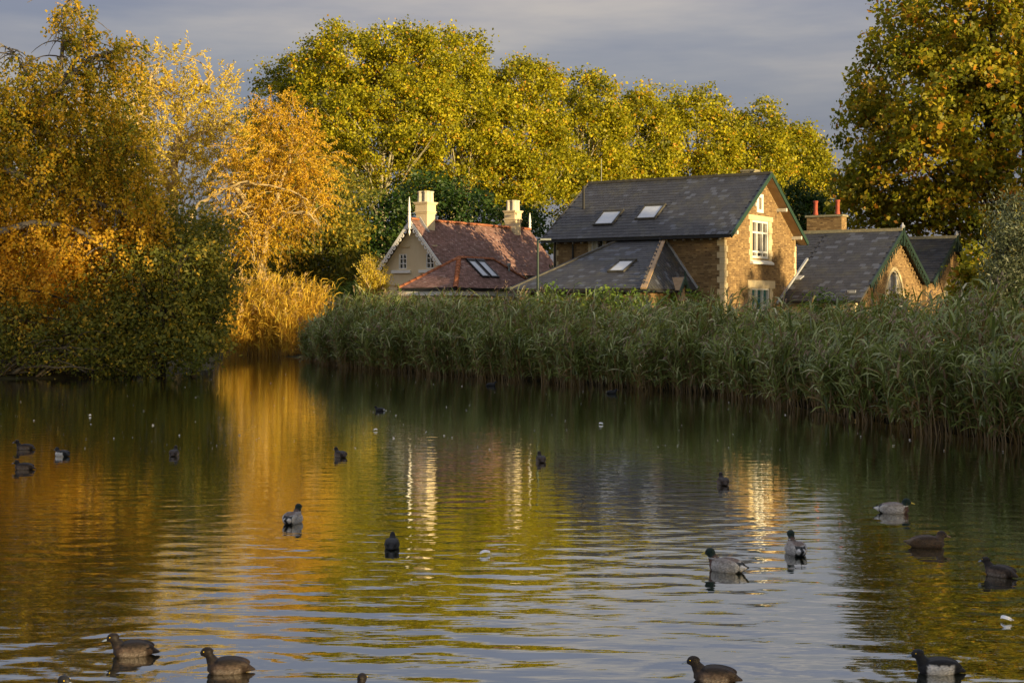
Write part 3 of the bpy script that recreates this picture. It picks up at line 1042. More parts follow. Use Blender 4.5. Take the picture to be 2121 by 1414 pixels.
# ---- the cream house
CH = empty('cream_house', (-5.16, 75, 0), ANG, 'cream rendered cottage with red clay tile roof, white fretwork and two chimneys', 'house', 'houses behind the reeds')
hw, ch_r, ch_e, cl = 2.2, 7.0, 4.25, 11.0
cs = (ch_r - ch_e) / (hw + .15)
cw = MB()
cz = lambda x: ch_r - .14 - cs * abs(x)
wins = [(-1.02, -.50), (.78, 1.30)]
wz0, wz1 = 4.42, 5.22
xs = [-hw, wins[0][0], wins[0][1], 0, wins[1][0], wins[1][1], hw]
for a, b in zip(xs[:-1], xs[1:]):
    isw = (a, b) in wins
    if isw:
        cw.prism([(a, 0, .2), (b, 0, .2), (b, 0, wz0), (a, 0, wz0)], (0, .3, 0))
        cw.prism([(a, 0, wz1), (b, 0, wz1), (b, 0, cz(b)), (a, 0, cz(a))], (0, .3, 0))
    else:
        cw.prism([(a, 0, .2), (b, 0, .2), (b, 0, cz(b)), (a, 0, cz(a))], (0, .3, 0))
cw.box(-hw, -hw + .3, .3, cl, .2, ch_e).box(hw - .3, hw, .3, cl, .2, ch_e)
cw.prism([(-hw, cl, .2), (hw, cl, .2), (hw, cl, cz(hw)), (0, cl, cz(0)), (-hw, cl, cz(hw))], (0, -.3, 0))
cw.build('wall', 'cream_render', CH)
for a, b in wins:
    f = casement(CH, 'y', a, b, wz0, wz1, [.5], [.36, .68], 'dark_glass', 0, -1, .16, .045, .05)
    # pointed heads to the two lights
    for k in range(2):
        c = a + (b - a) * (.27 + .46 * k)
        q = MB()
        for sgn in (-1, 1):
            q.prism([(c + sgn * .115, -.0 + .03, wz1 - .04), (c + sgn * .115, .03, wz1 - .22), (c + sgn * .02, .03, wz1 - .04)], (0, .03, 0))
        q.build('pointed_head', 'white_paint', f)
    MB().box(a - .42, b + .30, -.12, .10, wz0 - .22, wz0 - .06).build('sill', 'white_paint', CH)
    MB().box(a - .18, b + .22, -.07, -.002, wz1 + .34, wz1 + .42).build('hood_mould', 'stone', CH)
MB().box(-1.9, .2, -.18, -.002, 3.55, 3.62).box(-1.8, .1, -.12, -.002, 3.30, 3.55).build('bay_cornice', 'stone', CH)
MB().box(-1.7, 0, -.5, -.004, .3, 3.0).box(-1.75, .05, -.56, -.003, 3.0, 3.28).build('bay_window', 'cream_render', CH)
ca = math.atan(cs); cc, csn = math.cos(ca), math.sin(ca)
eo = hw + .22
# right roof plane (seen) and left one
o = np.array([eo, -.35, ch_r - cs * eo]); u = np.array([0, 1., 0]); v = np.array([-cc, 0, csn]); L = eo / cc
rf = slab(CH, 'roof', o, u, v, [(0, 0), (cl + .7, 0), (cl + .7, L), (0, L)], .08, 'dark_roof_edge')
pieces(rf, 'tile', tile_plane(o, u, v, [(0, 0), (cl + .7, 0), (cl + .7, L), (0, L)], .175, .105, .014, rs, 1.6, .02, .007), 'clay_tile', 0)
o2 = np.array([-eo, cl + .35, ch_r - cs * eo])
rf2 = slab(CH, 'roof', o2, (0, -1, 0), (cc, 0, csn), [(0, 0), (cl + .7, 0), (cl + .7, L), (0, L)], .08, 'dark_roof_edge')
sweep_ridge(CH, 'ridge_tile', (0, -.36, ch_r), (0, cl + .36, ch_r), .13, .38, 'ridge_clay')
for sgn in (-1, 1):
    b = MB()
    y0 = -.38
    b.bar((0, y0, ch_r - .10), (sgn * eo, y0, ch_r - .10 - cs * eo), .05, .13)
    bo = b.build('bargeboard', 'white_paint', CH)
    k = 0
    tt = .22
    n_s = 13
    for k in range(n_s):
        f = (k + .7) / (n_s + .2)
        x = sgn * eo * f; z = ch_r - .20 - cs * eo * f
        q = MB()
        rad = .115
        ring = [(x + rad * math.cos(t), z - .05 + rad * math.sin(t)) for t in np.linspace(0, 2 * math.pi, 9)[:-1]]
        inn = [(x + rad * .42 * math.cos(t), z - .05 + rad * .42 * math.sin(t)) for t in np.linspace(0, 2 * math.pi, 9)[:-1]]
        for i in range(8):
            j = (i + 1) % 8
            q.prism([(ring[i][0], y0 - .02, ring[i][1]), (ring[j][0], y0 - .02, ring[j][1]), (inn[j][0], y0 - .02, inn[j][1]), (inn[i][0], y0 - .02, inn[i][1])], (0, .035, 0))
        q.build('scallop', 'white_paint', bo)
q = MB(); q.lathe([(.02, 6.15), (.07, 6.35), (.03, 6.48), (.08, 6.55), (.09, 6.62), (.07, 6.70), (.085, 7.0), (.085, 7.2), (.06, 7.25), (.09, 7.32), (.05, 7.40), (.085, 7.48), (.02, 8.15), (.004, 8.2)], 0, -.42, 10)
q.build('finial', 'white_paint', CH, True)
q = MB(); q.lathe([(.085, 7.0), (.085, 7.2), (.05, 7.25), (.09, 7.32), (.05, 7.40), (.085, 7.48), (.02, 8.0), (.004, 8.02)], 0, cl + .42, 10)
q.build('finial', 'white_paint', CH, True)


def cream_chimney(x, y, w, zb, zt, zp):
    c = MB()
    c.box(x - w * .46, x + w * .46, y - w * .46, y + w * .46, zb, zb + .55 + .6)
    c.box(x - w / 2, x + w / 2, y - w / 2, y + w / 2, zb + 1.15, zt)
    c.box(x - w * .55, x + w * .55, y - w * .55, y + w * .55, zt - .52, zt - .46)
    c.box(x - w * .56, x + w * .56, y - w * .56, y + w * .56, zt - .10, zt - .04).box(x - w * .61, x + w * .61, y - w * .61, y + w * .61, zt - .04, zt + .02)
    o = c.build('chimney', 'cream_render', CH)
    for k, (dx, dy) in enumerate(((-.24, -.2), (.24, -.2), (-.24, .22), (.24, .22))):
        q = MB()
        r = w * .235
        q.lathe([(r * 1.05, zt + .02), (r, zt + .06), (r * .92, zp - .1), (r * 1.08, zp - .06), (r * 1.1, zp), (r * .7, zp)], x + dx * w, y + dy * w, 8)
        q.build('chimney_pot', 'cream_pot', o)


cream_chimney(.12, .85, .78, 6.2, 7.95, 8.55)
cream_chimney(.05, 9.5, .72, 6.2, 8.0, 8.62)
MB().prism([(.12 - .42, .34, 6.6), (.12 + .62, .34, 6.35), (.12, .34, 7.18)], (0, .06, 0)).build('flashing', 'lead', CH)
MB().box(eo - .02, eo + .08, -.3, cl + .3, ch_r - cs * eo - .12, ch_r - cs * eo - .04).build('gutter', 'black_metal', CH)

# ---- the red tiled outbuilding
OB = empty('tiled_outbuilding', (-2.63, 66, 0), ANG, 'low outbuilding with hipped red tile roof and paired skylights beside cream cottage', 'outbuilding', 'houses behind the reeds')
ox, oy, oe, oz = 3.32, 7.6, 3.28, 4.76
pm = 1.66
q1, q2 = 2.66, 5.6
MB().box(-ox + .25, -.25, .25, oy - .25, .2, oe - .05).build('wall', 'cream_render', OB)
# end face (looking -y) and side face (looking +x)
h = np.array([0, q1, oz - oe]); EL = np.linalg.norm(h)
ep = [(0, 0), (ox, 0), (ox - pm, EL)]
ef = slab(OB, 'end_roof', (-ox, 0, oe), (1, 0, 0), h / EL, ep, .06, 'dark_roof_edge')
pieces(ef, 'tile', tile_plane((-ox, 0, oe), (1, 0, 0), h / EL, ep, .175, .105, .014, rs, 1.6, .02, .006), 'clay_tile', 0)
h2 = np.array([-pm, 0, oz - oe]); SLn = np.linalg.norm(h2)
spo = [(0, 0), (oy, 0), (q2, SLn), (q1, SLn)]
so = np.array([0, 0, oe])
sf = slab(OB, 'side_roof', so, (0, 1, 0), h2 / SLn, spo, .06, 'dark_roof_edge')
tl = tile_plane(so, (0, 1, 0), h2 / SLn, spo, .175, .105, .014, rs, 1.6, .02, .006)


def on_ob(px, py):
    return on_plane(px, py, so, (0, 1, 0), h2 / SLn, (-2.63, 66, 0))


A0 = on_ob(985, 562); A1 = on_ob(972, 541)
sb0, sb1 = .80, 2.02
sk2 = [(3.05, 3.72, sb0, sb1), (3.86, 4.53, sb0, sb1)]
tl = clear_of(tl, sk2, so, np.array([0, 1., 0]), h2 / SLn)
pieces(sf, 'tile', tl, 'clay_tile', 0)
for s in sk2:
    skylight(OB, so, (0, 1, 0), h2 / SLn, *s, frame='black_metal')
slab(OB, 'far_side_roof', (-ox, oy, oe), (0, -1, 0), np.array([pm, 0, oz - oe]) / SLn, [(0, 0), (oy, 0), (oy - q1, SLn), (oy - q2, SLn)], .06, 'dark_roof_edge')
slab(OB, 'far_end_roof', (0, oy, oe), (-1, 0, 0), np.array([0, -(oy - q2), oz - oe]) / np.hypot(oy - q2, oz - oe), [(0, 0), (ox, 0), (pm, np.hypot(oy - q2, oz - oe))], .06, 'dark_roof_edge')
apx, apx2 = (-pm, q1, oz + .02), (-pm, q2, oz + .02)
for a, b in (((-ox, 0, oe), apx), ((0, 0, oe), apx), (apx, apx2), ((0, oy, oe), apx2)):
    sweep_ridge(OB, 'ridge_tile', a, b, .115, .36, 'ridge_clay')
MB().box(-ox - .02, .08, -.10, -.01, oe - .12, oe - .03).build('gutter', 'black_metal', OB)
MB().box(.005, .09, 0, oy, oe - .12, oe - .03).build('gutter', 'black_metal', OB)
MB().box(-ox + .05, .03, -.03, .05, oe - .34, oe - .13).build('fascia', 'white_paint', OB)
MB().box(-.06, .02, .05, oy, oe - .34, oe - .13).build('fascia', 'white_paint', OB)
q = MB(); q.lathe([(.05, 3.9), (.05, 4.45), (.10, 4.47), (.09, 4.6), (.03, 4.62)], -1.0, 6.1, 8); q.build('vent_cowl', 'lamp_grey', OB)

# ---- red brick house glimpsed under the trees at the left
RH = empty('red_brick_house', (-16.5, 100, 0), R(-20), 'red brick house half hidden under dark trees behind sunlit reeds', 'house')
q = MB(); q.box(-4, 4, 0, 6, .2, 4.6); q.build('wall', 'red_brickwork', RH)
q = MB()
for s0 in (0,):
    q.prism([(-4.3, -.4, 4.5), (-4.3, 6.4, 4.5), (-4.3, 3, 7.2)], (8.6, 0, 0))
q.build('roof', 'dark_roof_edge', RH)
for x in (-1.6, 2.7):
    f = MB(); f.box(x - .45, x + .45, -.06, -.004, 2.2, 3.7); fo = f.build('window', 'white_paint', RH)
    for k in (0, 1):
        MB().box(x - .38 + k * .42, x - .04 + k * .42, -.075, -.061, 2.3, 3.6).build('pane', 'dark_glass', fo)

# ---- lamp post
lx, ly, _ = P(1114, 600, 56)
LP = empty('street_lamp', (lx, ly, .4), 0, 'slim grey green lamp post with short arm before the slate annexe', 'street lamp')
q = MB(); q.lathe([(.085, 0), (.085, .9), (.055, 1.0), (.045, 4.5), (.04, 4.62)], 0, 0, 10); q.build('post', 'dark_green_paint', LP, True)
q = MB(); q.bar((-.02, 0, 4.58), (.16, -.04, 4.62), .04, .05); q.build('arm', 'lamp_grey', LP)
q = MB(); q.prism([(.10, -.12, 4.60), (.52, -.16, 4.60), (.52, .06, 4.60), (.10, .1, 4.60)], (0, 0, .07)); q.build('lamp_head', 'lamp_grey', LP)

# ------------------------------------------------------------------ vegetation
def unit(a):
    return a / np.maximum(np.linalg.norm(a, axis=-1, keepdims=True), 1e-9)


def leaf_quads(C, A, B, Ln, Wd):
    """kite shaped leaves: centre C, long axis A, side axis B"""
    Ln = np.asarray(Ln)[:, None]; Wd = np.asarray(Wd)[:, None]
    V = np.stack([C - A * Ln * .5, C + B * Wd * .5 - A * Ln * .08, C + A * Ln * .5, C - B * Wd * .5 - A * Ln * .08], 1)
    return V.reshape(-1, 3)


def leaf_mesh(name, C, A, B, Ln, Wd, mat, v):
    V = leaf_quads(C, A, B, Ln, Wd)
    Fq = np.arange(len(V), dtype=np.int32).reshape(-1, 4)
    return quad_mesh(name, V, Fq, mat, v)


def rand_axes(g, n, droop=0.0, flat=0.0, out=None):
    nrm = unit(g.normal(size=(n, 3)) + np.array([0, 0, flat]) + (0 if out is None else out))
    a = g.normal(size=(n, 3)) + np.array([0, 0, -droop])
    a = unit(a - (a * nrm).sum(1, keepdims=True) * nrm)
    return a, np.cross(nrm, a)


class Tubes:
    def __init__(s):
        s.V, s.F, s.n = [], [], 0

    def add(s, pts, rad, sides=5):
        pts = np.asarray(pts, float); k = len(pts)
        rad = np.broadcast_to(np.asarray(rad, float), (k,))
        t = unit(np.gradient(pts, axis=0))
        ref = np.where(np.abs(t[:, 2:3]) > .9, np.array([[1., 0, 0]]), np.array([[0, 0, 1.]]))
        a = unit(np.cross(t, ref)); b = np.cross(t, a)
        an = np.linspace(0, 2 * math.pi, sides, endpoint=False)
        ring = a[:, None] * np.cos(an)[None, :, None] + b[:, None] * np.sin(an)[None, :, None]
        V = pts[:, None] + ring * rad[:, None, None]
        i = np.arange(k * sides).reshape(k, sides)
        j = np.roll(i, -1, 1)
        s.V.append(V.reshape(-1, 3))
        s.F.append(np.stack([i[:-1], j[:-1], j[1:], i[1:]], -1).reshape(-1, 4) + s.n)
        s.n += k * sides

    def build(s, name, mat, parent):
        me = quad_mesh(name, np.concatenate(s.V), np.concatenate(s.F), mat, smooth=True)
        return obj(name, me, parent)


def curve(g, a, b, k=6, sag=0.0, wob=.08):
    a, b = np.asarray(a, float), np.asarray(b, float)
    t = np.linspace(0, 1, k)[:, None]
    L = np.linalg.norm(b - a)
    p = a + (b - a) * t
    p[:, 2] += sag * L * np.sin(t[:, 0] * math.pi)
    w = g.normal(size=(k, 3)) * wob * L / k * 1.5
    w[0] = 0
    return p + np.cumsum(w, 0) * np.array([1, 1, .6]) * (t * (1.3 - t))


def sample_lobes(g, lobes, n, inner=.55, low_cut=None):
    """points spread through the outer shell of a crown made of ellipsoid lobes"""
    lob = np.array(lobes, float)
    wts = (lob[:, 3] * lob[:, 4] + lob[:, 4] * lob[:, 5] + lob[:, 3] * lob[:, 5])
    wts /= wts.sum()
    out, outd = [], []
    tot = 0
    while tot < n:
        i = g.choice(len(lob), n, p=wts)
        d = unit(g.normal(size=(n, 3)))
        r = inner + (1.04 - inner) * g.random(n) ** .6
        p = lob[i, :3] + d * lob[i, 3:6] * r[:, None]
        q = (p[:, None, :] - lob[None, :, :3]) / lob[None, :, 3:6]
        depth = np.sqrt((q ** 2).sum(-1)).min(1)
        ok = depth > inner * .9
        if low_cut is not None:
            ok &= p[:, 2] > low_cut
        out.append(p[ok]); outd.append(d[ok]); tot += ok.sum()
    return np.concatenate(out)[:n], np.concatenate(outd)[:n]


def leafy_tree(name, label, cat, base, lobes, nc, per, cr, ll, lw_, lmat, bmat, trunk_r, seed, group=None, droop=.3, flat=.6, inner=.5,
               limbs=26, limb_r=.16, twigs=0, hide_back=False, vbias=0.0, low_cut=None, fork=.35, lean=(0, 0), stems=1, jitter_top=0.0, kindlabel=True):
    """base: world xyz; lobes relative to the base"""
    g = np.random.default_rng(seed)
    T = empty(name, tuple(base), 0, label, cat, group)
    cl, cd = sample_lobes(g, lobes, nc, inner, low_cut)
    if hide_back:       # the far side of the avenue, which faces nobody, is built thinner
        lb_ = np.array(lobes, float)
        k_ = (cl[:, 1] < lb_[0, 4] * .3) | (g.random(nc) < .25)
        cl, cd = cl[k_], cd[k_]
        nc = len(cl)
    n = nc * per
    rel = g.normal(size=(n, 3)) * cr * np.array([1, 1, .75])
    C = np.repeat(cl, per, 0) + rel
    a, b = rand_axes(g, n, droop, flat, np.repeat(cd, per, 0) * .5)
    sz_ = .5 + 1.0 * g.random(n) ** 1.3
    L = ll * sz_ * (.85 + .3 * g.random(n)); Wd = lw_ * sz_ * (.7 + .5 * g.random(n))
    v = np.repeat(g.normal(.45 + vbias, .16, nc), per) + g.normal(0, .17, n)
    v = np.where(g.random(n) < .04, .97, v)
    cro = obj('crown', leaf_mesh('crown', C, a, b, L, Wd, lmat, v), T)
    cro['kind'] = 'stuff'
    tb = Tubes()
    lob = np.array(lobes, float)
    cen = (lob[:, :3] * lob[:, 5:6]).sum(0) / lob[:, 5].sum()
    top = lob[:, 2].max()
    for sidx in range(stems):
        off = np.array([g.normal() * .5, g.normal() * .4, 0]) * (stems > 1)
        tip = np.array([cen[0] + off[0] * 3, cen[1], cen[2] + (top - cen[2]) * .6])
        tr = curve(g, off + np.array([0, 0, -.4]), tip, 9, 0, .05)
        rad = np.linspace(1, .22, 9) * trunk_r
        rad[0] *= 1.35
        tb.add(tr, rad, 9)
        sel = g.choice(nc, min(nc, limbs // stems), replace=False)
        for k in sel:
            f = fork + (.95 - fork) * g.random()
            i = f * 8; i0 = int(i)
            st_ = tr[i0] + (tr[min(i0 + 1, 8)] - tr[i0]) * (i - i0)
            e = cl[k]
            if e[2] < st_[2] - 1 and droop < 1:
                st_ = tr[int(max(1, min(8, 8 * fork)))]
            p = curve(g, st_, e, 8, .10, .16)
            lr = limb_r * (.6 + .7 * g.random())
            tb.add(p, np.linspace(lr, lr * .15, 8), 5)
            if twigs:
                near = np.argsort(((cl - e) ** 2).sum(1))[1:1 + twigs]
                for q in near:
                    tb.add(curve(g, p[g.integers(3, 8)], cl[q], 5, .05, .2), np.linspace(lr * .35, .008, 5), 3)
    tb.build('trunk', bmat, T)
    return T


def px_lobes(base, specs):
    """specs: (px, py, Y, rx, ry, rz) read off the photograph -> lobes relative to base"""
    return [(*(P(a, b, Y) - np.array(base)), rx, ry, rz) for a, b, Y, rx, ry, rz in specs]


# ---- the avenue of tall plane trees behind the houses
def plane(px, top, Y, halfpx, seed, label, bottom=470, nc=520, per=72, extra=()):
    x = (px - CX) / F_PX * Y
    base = np.array([x, Y, .4])
    s = Y / F_PX
    hw = halfpx * s
    zt = P(px, top, Y)[2]
    zb = max(3.5, P(px, bottom, Y)[2])
    H = zt - zb
    g = np.random.default_rng(seed)
    lob = [(0, 0, zb + H * .48, hw * .82, hw * .82, H * .46)]
    for k in range(9):
        an = k * 2.4 + g.random()
        f = g.random()
        zz = zb + H * (.18 + .62 * f)
        rr = hw * (.62 - .30 * f)
        lob.append((rr * math.cos(an), rr * math.sin(an), zz, hw * (.34 + .16 * g.random()), hw * .4, H * (.16 + .08 * g.random())))
    lob.append((hw * g.uniform(-.2, .2), 0, zt - H * .17, hw * .42, hw * .42, H * .17))
    for q in extra:
        lob.append(q)
    return leafy_tree('plane_tree', label, 'tree', base, lob, nc, int(per * 1.52), .50 * Y / 140, .245 * Y / 140, .225 * Y / 140, 'plane_leaf', 'plane_bark', .55, seed,
                      'avenue of tall yellow plane trees', .2, .3, .45, 34, .17, twigs=3, fork=.25, hide_back=True)


plane(640, 112, 152, 165, 31, 'plane tree with darker left flank, leftmost of the tall row', 430, 460)
plane(785, 47, 140, 215, 32, 'broadest and tallest plane tree, rising above the orange willow', 440, 700)
plane(940, 62, 146, 165, 33, 'tall plane tree above the cream cottage chimney', 450, 560)
plane(1075, 122, 152, 135, 34, 'plane tree rising behind the cottage far chimney', 470, 500)
plane(1205, 154, 165, 125, 35, 'plane tree behind the left end of the slate ridge', 450, 440)
plane(1318, 182, 182, 115, 36, 'plane tree behind the middle of the slate ridge', 450, 360, 70)
plane(1435, 180, 190, 125, 37, 'plane tree with rounded top behind the right half of slate ridge', 450, 420, 70)
plane(1555, 214, 205, 110, 38, 'plane tree right behind the brick house gable peak', 470, 380, 70)
plane(1640, 262, 220, 95, 39, 'smallest far plane tree at the right end of the row', 480, 340, 70)

# ---- the big shaded plane tree at the right
bx_, by_ = 30.0, 81.0
lob = px_lobes((bx_, by_, .4), [
    (2165, 300, 81, 9.8, 8, 9.0), (1990, 60, 79, 5.0, 5, 4.8), (2090, 20, 79, 5.5, 5, 5.5), (1880, 180, 80, 3.1, 4, 2.8), (1840, 275, 80, 2.6, 4, 2.4),
    (1850, 380, 81, 3.3, 4, 2.6), (1800, 440, 83, 2.0, 3, 1.4), (1930, 330, 79, 4.3, 4, 3.4), (2010, 210, 77, 4.9, 4, 4.3), (1930, 430, 80, 3.9, 4, 1.8),
    (2060, 410, 78, 4.6, 4, 2.4), (1905, 90, 80, 2.6, 3, 2.0), (1810, 215, 81, 1.7, 2, 1.3), (2200, 100, 81, 8.5, 7, 7.5), (1775, 375, 82, 1.4, 2, 1.4)])
leafy_tree('plane_tree', 'large shaded plane tree with rusty leaves filling the upper right corner', 'tree', (bx_, by_, .4), lob, 1250, 74, .38, .25, .225, 'near_plane_leaf', 'dark_bark', .7, 51,
           None, .3, .3, .42, 70, .15, twigs=3, fork=.2, low_cut=5.2)

# ---- dark evergreen oak and other trees behind the cottage
b = P(905, 600, 98); b[2] = .4
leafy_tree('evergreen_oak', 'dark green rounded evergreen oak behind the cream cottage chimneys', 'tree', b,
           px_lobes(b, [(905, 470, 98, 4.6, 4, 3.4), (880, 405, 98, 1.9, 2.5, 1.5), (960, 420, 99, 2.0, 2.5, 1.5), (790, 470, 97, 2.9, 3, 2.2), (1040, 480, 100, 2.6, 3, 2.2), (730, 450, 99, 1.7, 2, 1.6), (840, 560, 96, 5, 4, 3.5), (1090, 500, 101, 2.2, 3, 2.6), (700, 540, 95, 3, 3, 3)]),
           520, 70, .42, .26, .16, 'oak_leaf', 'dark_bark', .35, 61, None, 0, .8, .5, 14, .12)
b = P(640, 600, 90); b[2] = .4
leafy_tree('dark_tree', 'dark drooping tree between the orange willow and the cream cottage', 'tree', b,
           px_lobes(b, [(650, 470, 90, 2.8, 3, 3.8), (600, 540, 90, 2.5, 3, 2.4), (700, 520, 90, 2.0, 3, 2.6), (640, 390, 91, 2.6, 3, 2.4), (560, 470, 92, 2.6, 3, 3.6), (715, 420, 94, 2.2, 2, 2.2), (520, 560, 88, 1.8, 2, 1.8)]),
           420, 62, .4, .26, .13, 'dark_shrub_leaf', 'dark_bark', .3, 62, None, 1.2, .2, .4, 20, .10, twigs=2)
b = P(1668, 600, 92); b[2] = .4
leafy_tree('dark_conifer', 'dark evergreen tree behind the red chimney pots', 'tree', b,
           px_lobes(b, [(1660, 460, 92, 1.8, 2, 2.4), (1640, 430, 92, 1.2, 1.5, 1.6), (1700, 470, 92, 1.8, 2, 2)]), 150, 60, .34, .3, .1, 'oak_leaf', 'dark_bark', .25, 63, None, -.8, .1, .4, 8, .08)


# ---- the sunlit willows
def willow(name, label, b, specs, seed, mat, nshoot, leaf_l, up, droopy, limbspx, trunk_r=.32, shoot=(1.0, 2.2), per=26):
    g = np.random.default_rng(seed)
    T = empty(name, tuple(b), 0, label, 'tree')
    lob = px_lobes(b, specs)
    S, D = sample_lobes(g, lob, nshoot, .25)
    ln = g.uniform(shoot[0], shoot[1], nshoot)
    dr = unit(D * .55 + np.array([0, 0, up]) + g.normal(size=(nshoot, 3)) * .42)
    tt = np.linspace(0, 1, 5)
    pts = S[:, None] + dr[:, None] * (ln[:, None] * tt[None])[..., None]
    pts[..., 2] -= droopy * (ln[:, None] * tt[None]) ** 2 * .28
    # leaves along every shoot
    f = g.random((nshoot, per)) * .98 + .02
    i = np.minimum((f * 4).astype(int), 3); fr_ = f * 4 - i
    r_ = np.arange(nshoot)[:, None]
    C = pts[r_, i] * (1 - fr_)[..., None] + pts[r_, i + 1] * fr_[..., None]
    tg = unit(pts[r_, i + 1] - pts[r_, i])
    n = nshoot * per
    C = C.reshape(n, 3) + g.normal(size=(n, 3)) * .05; tg = tg.reshape(n, 3)
    a = unit(tg * .8 + g.normal(size=(n, 3)) * .55 + np.array([0, 0, -.15 - droopy * .4]))
    bb = unit(np.cross(a, g.normal(size=(n, 3))))
    C = C + a * leaf_l * .4
    v = np.repeat(g.normal(.5, .17, nshoot), per) + g.normal(0, .15, n)
    c = obj('crown', leaf_mesh('crown', C, a, bb, leaf_l * g.uniform(.7, 1.3, n), leaf_l * .34 * g.uniform(.7, 1.3, n), mat, v), T)
    c['kind'] = 'stuff'
    tw = Tubes()
    for k in range(0, nshoot, 3):
        tw.add(pts[k], np.linspace(.022, .006, 5), 3)
    tb = Tubes()
    for pl, r0, r1 in limbspx:
        w = np.array([P(*q) - np.array(b) for q in pl])
        t0 = np.linspace(0, 1, len(w)); t1 = np.linspace(0, 1, len(w) * 4)
        p = np.stack([np.interp(t1, t0, w[:, j]) for j in range(3)], 1)
        p[1:-1] = (p[:-2] + 2 * p[1:-1] + p[2:]) / 4
        p += g.normal(size=p.shape) * .03
        tb.add(p, np.linspace(r0, r1, len(p)), 7)
        # boughs out of each limb to nearby shoots
        for k in range(12):
            st_ = p[g.integers(len(p) // 3, len(p))]
            near = np.argsort(((S - st_) ** 2).sum(1))[:max(40, nshoot // 8)]
            e = S[g.choice(near)]
            tb.add(curve(g, st_, e, 7, .06, .3), np.linspace(r1 * .9, .02, 7), 4)
    tb.build('trunk', 'willow_bark', T)
    tw.build('twigs', 'willow_bark', T)['kind'] = 'stuff'
    return T


b = P(375, 620, 84); b[2] = .4
willow('yellow_willow', 'sunlit pale yellow willow with bright bare limbs behind the birch', b,
       [(360, 270, 84, 2.6, 2.5, 2.6), (420, 250, 84, 2.4, 2.5, 2.4), (330, 170, 84, 1.3, 1.5, 1.7), (440, 190, 84, 1.4, 1.5, 1.4), (270, 260, 84, 2.0, 2, 2.6), (460, 310, 84, 2.0, 2, 1.9), (380, 370, 84, 3.0, 2.5, 2.2), (270, 380, 84, 2.6, 2, 2.6), (180, 330, 84, 2.6, 2, 3.2), (100, 380, 84, 2.6, 2, 3.4), (340, 470, 83, 2.6, 2, 2.2), (210, 480, 84, 3, 2, 3), (370, 130, 84, .9, 1, .9), (60, 480, 84, 2.5, 2, 3)],
       71, 'willow_leaf', 1900, .21, .55, .35,
       [([(370, 640, 84), (362, 540, 84), (360, 440, 83.5), (362, 370, 83.5), (366, 320, 83.5), (372, 260, 83.6), (400, 200, 84), (440, 150, 84)], .36, .06),
        ([(362, 400, 84), (320, 350, 84), (285, 310, 84), (268, 285, 83), (262, 230, 83), (300, 180, 83), (330, 130, 84)], .24, .05),
        ([(285, 310, 84), (240, 270, 83.5), (190, 240, 84), (160, 190, 84)], .18, .04),
        ([(366, 330, 83.5), (400, 285, 83), (440, 265, 83), (480, 255, 83)], .16, .04),
        ([(372, 640, 84), (390, 560, 84), (420, 500, 83), (470, 450, 82), (500, 400, 82)], .22, .05),
        ([(268, 285, 83), (300, 220, 83), (315, 150, 83)], .14, .04)], shoot=(.8, 1.8), per=24)
b = P(545, 630, 78); b[2] = .4
willow('orange_willow', 'sunlit orange willow with drooping twiggy crown above the golden reeds', b,
       [(590, 270, 78, 1.9, 2, 1.6), (560, 330, 78, 2.5, 2.2, 1.9), (630, 330, 78, 1.7, 2, 1.8), (520, 400, 78, 2.0, 2, 1.8), (600, 410, 78, 2.2, 2, 1.8), (560, 470, 78, 2.0, 2, 1.6), (500, 480, 77, 1.5, 1.5, 1.5), (575, 225, 78, 1.2, 1.2, .9), (640, 400, 78, 1.2, 1.4, 1.5), (540, 520, 77, 1.2, 1.2, 1.2)],
       72, 'orange_willow_leaf', 1250, .17, .15, 1.0,
       [([(548, 640, 78), (545, 570, 78), (540, 500, 78), (525, 450, 77.5), (500, 400, 77), (480, 380, 77)], .32, .10),
        ([(545, 570, 78), (550, 480, 77.5), (575, 400, 77), (600, 330, 77.5), (610, 260, 78)], .20, .04),
        ([(372, 560, 77.5), (385, 480, 77.2), (405, 425, 77), (440, 405, 76.8), (470, 390, 76.6), (510, 375, 76.5), (560, 385, 76.5), (610, 395, 76.5), (640, 420, 76.6)], .12, .04),
        ([(430, 540, 76.5), (440, 490, 76.5), (455, 462, 76.5), (470, 440, 76), (490, 432, 76), (515, 445, 76), (525, 500, 76), (528, 545, 76)], .07, .02),
        ([(540, 500, 78), (590, 440, 77), (640, 440, 76.5), (665, 470, 76.5)], .12, .03)], shoot=(.7, 1.7), per=26)

# ---- the weeping birch at the left
g = np.random.default_rng(81)
b = P(30, 780, 50.5); b[2] = .2
BI = empty('weeping_birch', tuple(b), 0, 'shaded weeping birch hanging orange leaves over the left water edge', 'tree')
strands = []
# limbs of the birch, read off the photograph
limbs = [
    ([(20, 780), (10, 640), (0, 480), (10, 350), (40, 270), (90, 215), (130, 170), (160, 120), (175, 70), (160, 20)], .26, .03, 50.5),
    ([(40, 270), (110, 200), (180, 125), (220, 110), (270, 98), (305, 120)], .12, .02, 50.0),
    ([(125, 170), (130, 100), (133, 40), (140, 0)], .08, .015, 50.0),
    ([(90, 215), (60, 160), (30, 110), (0, 90)], .08, .02, 51.0),
    ([(10, 350), (80, 380), (150, 400), (230, 430), (300, 470)], .14, .03, 49.2),
    ([(0, 480), (70, 460), (150, 470), (230, 520), (270, 560)], .14, .03, 48.8),
    ([(15, 640), (-60, 520), (-120, 420), (-150, 350)], .18, .03, 51.0),
    ([(10, 330), (-60, 280), (-100, 240)], .12, .02, 50.5),
    ([(40, 270), (130, 280), (210, 290), (290, 310)], .10, .02, 49.5),
    ([(60, 330), (140, 340), (220, 350), (300, 400)], .10, .02, 50.5)]
tb = Tubes()
anch = []
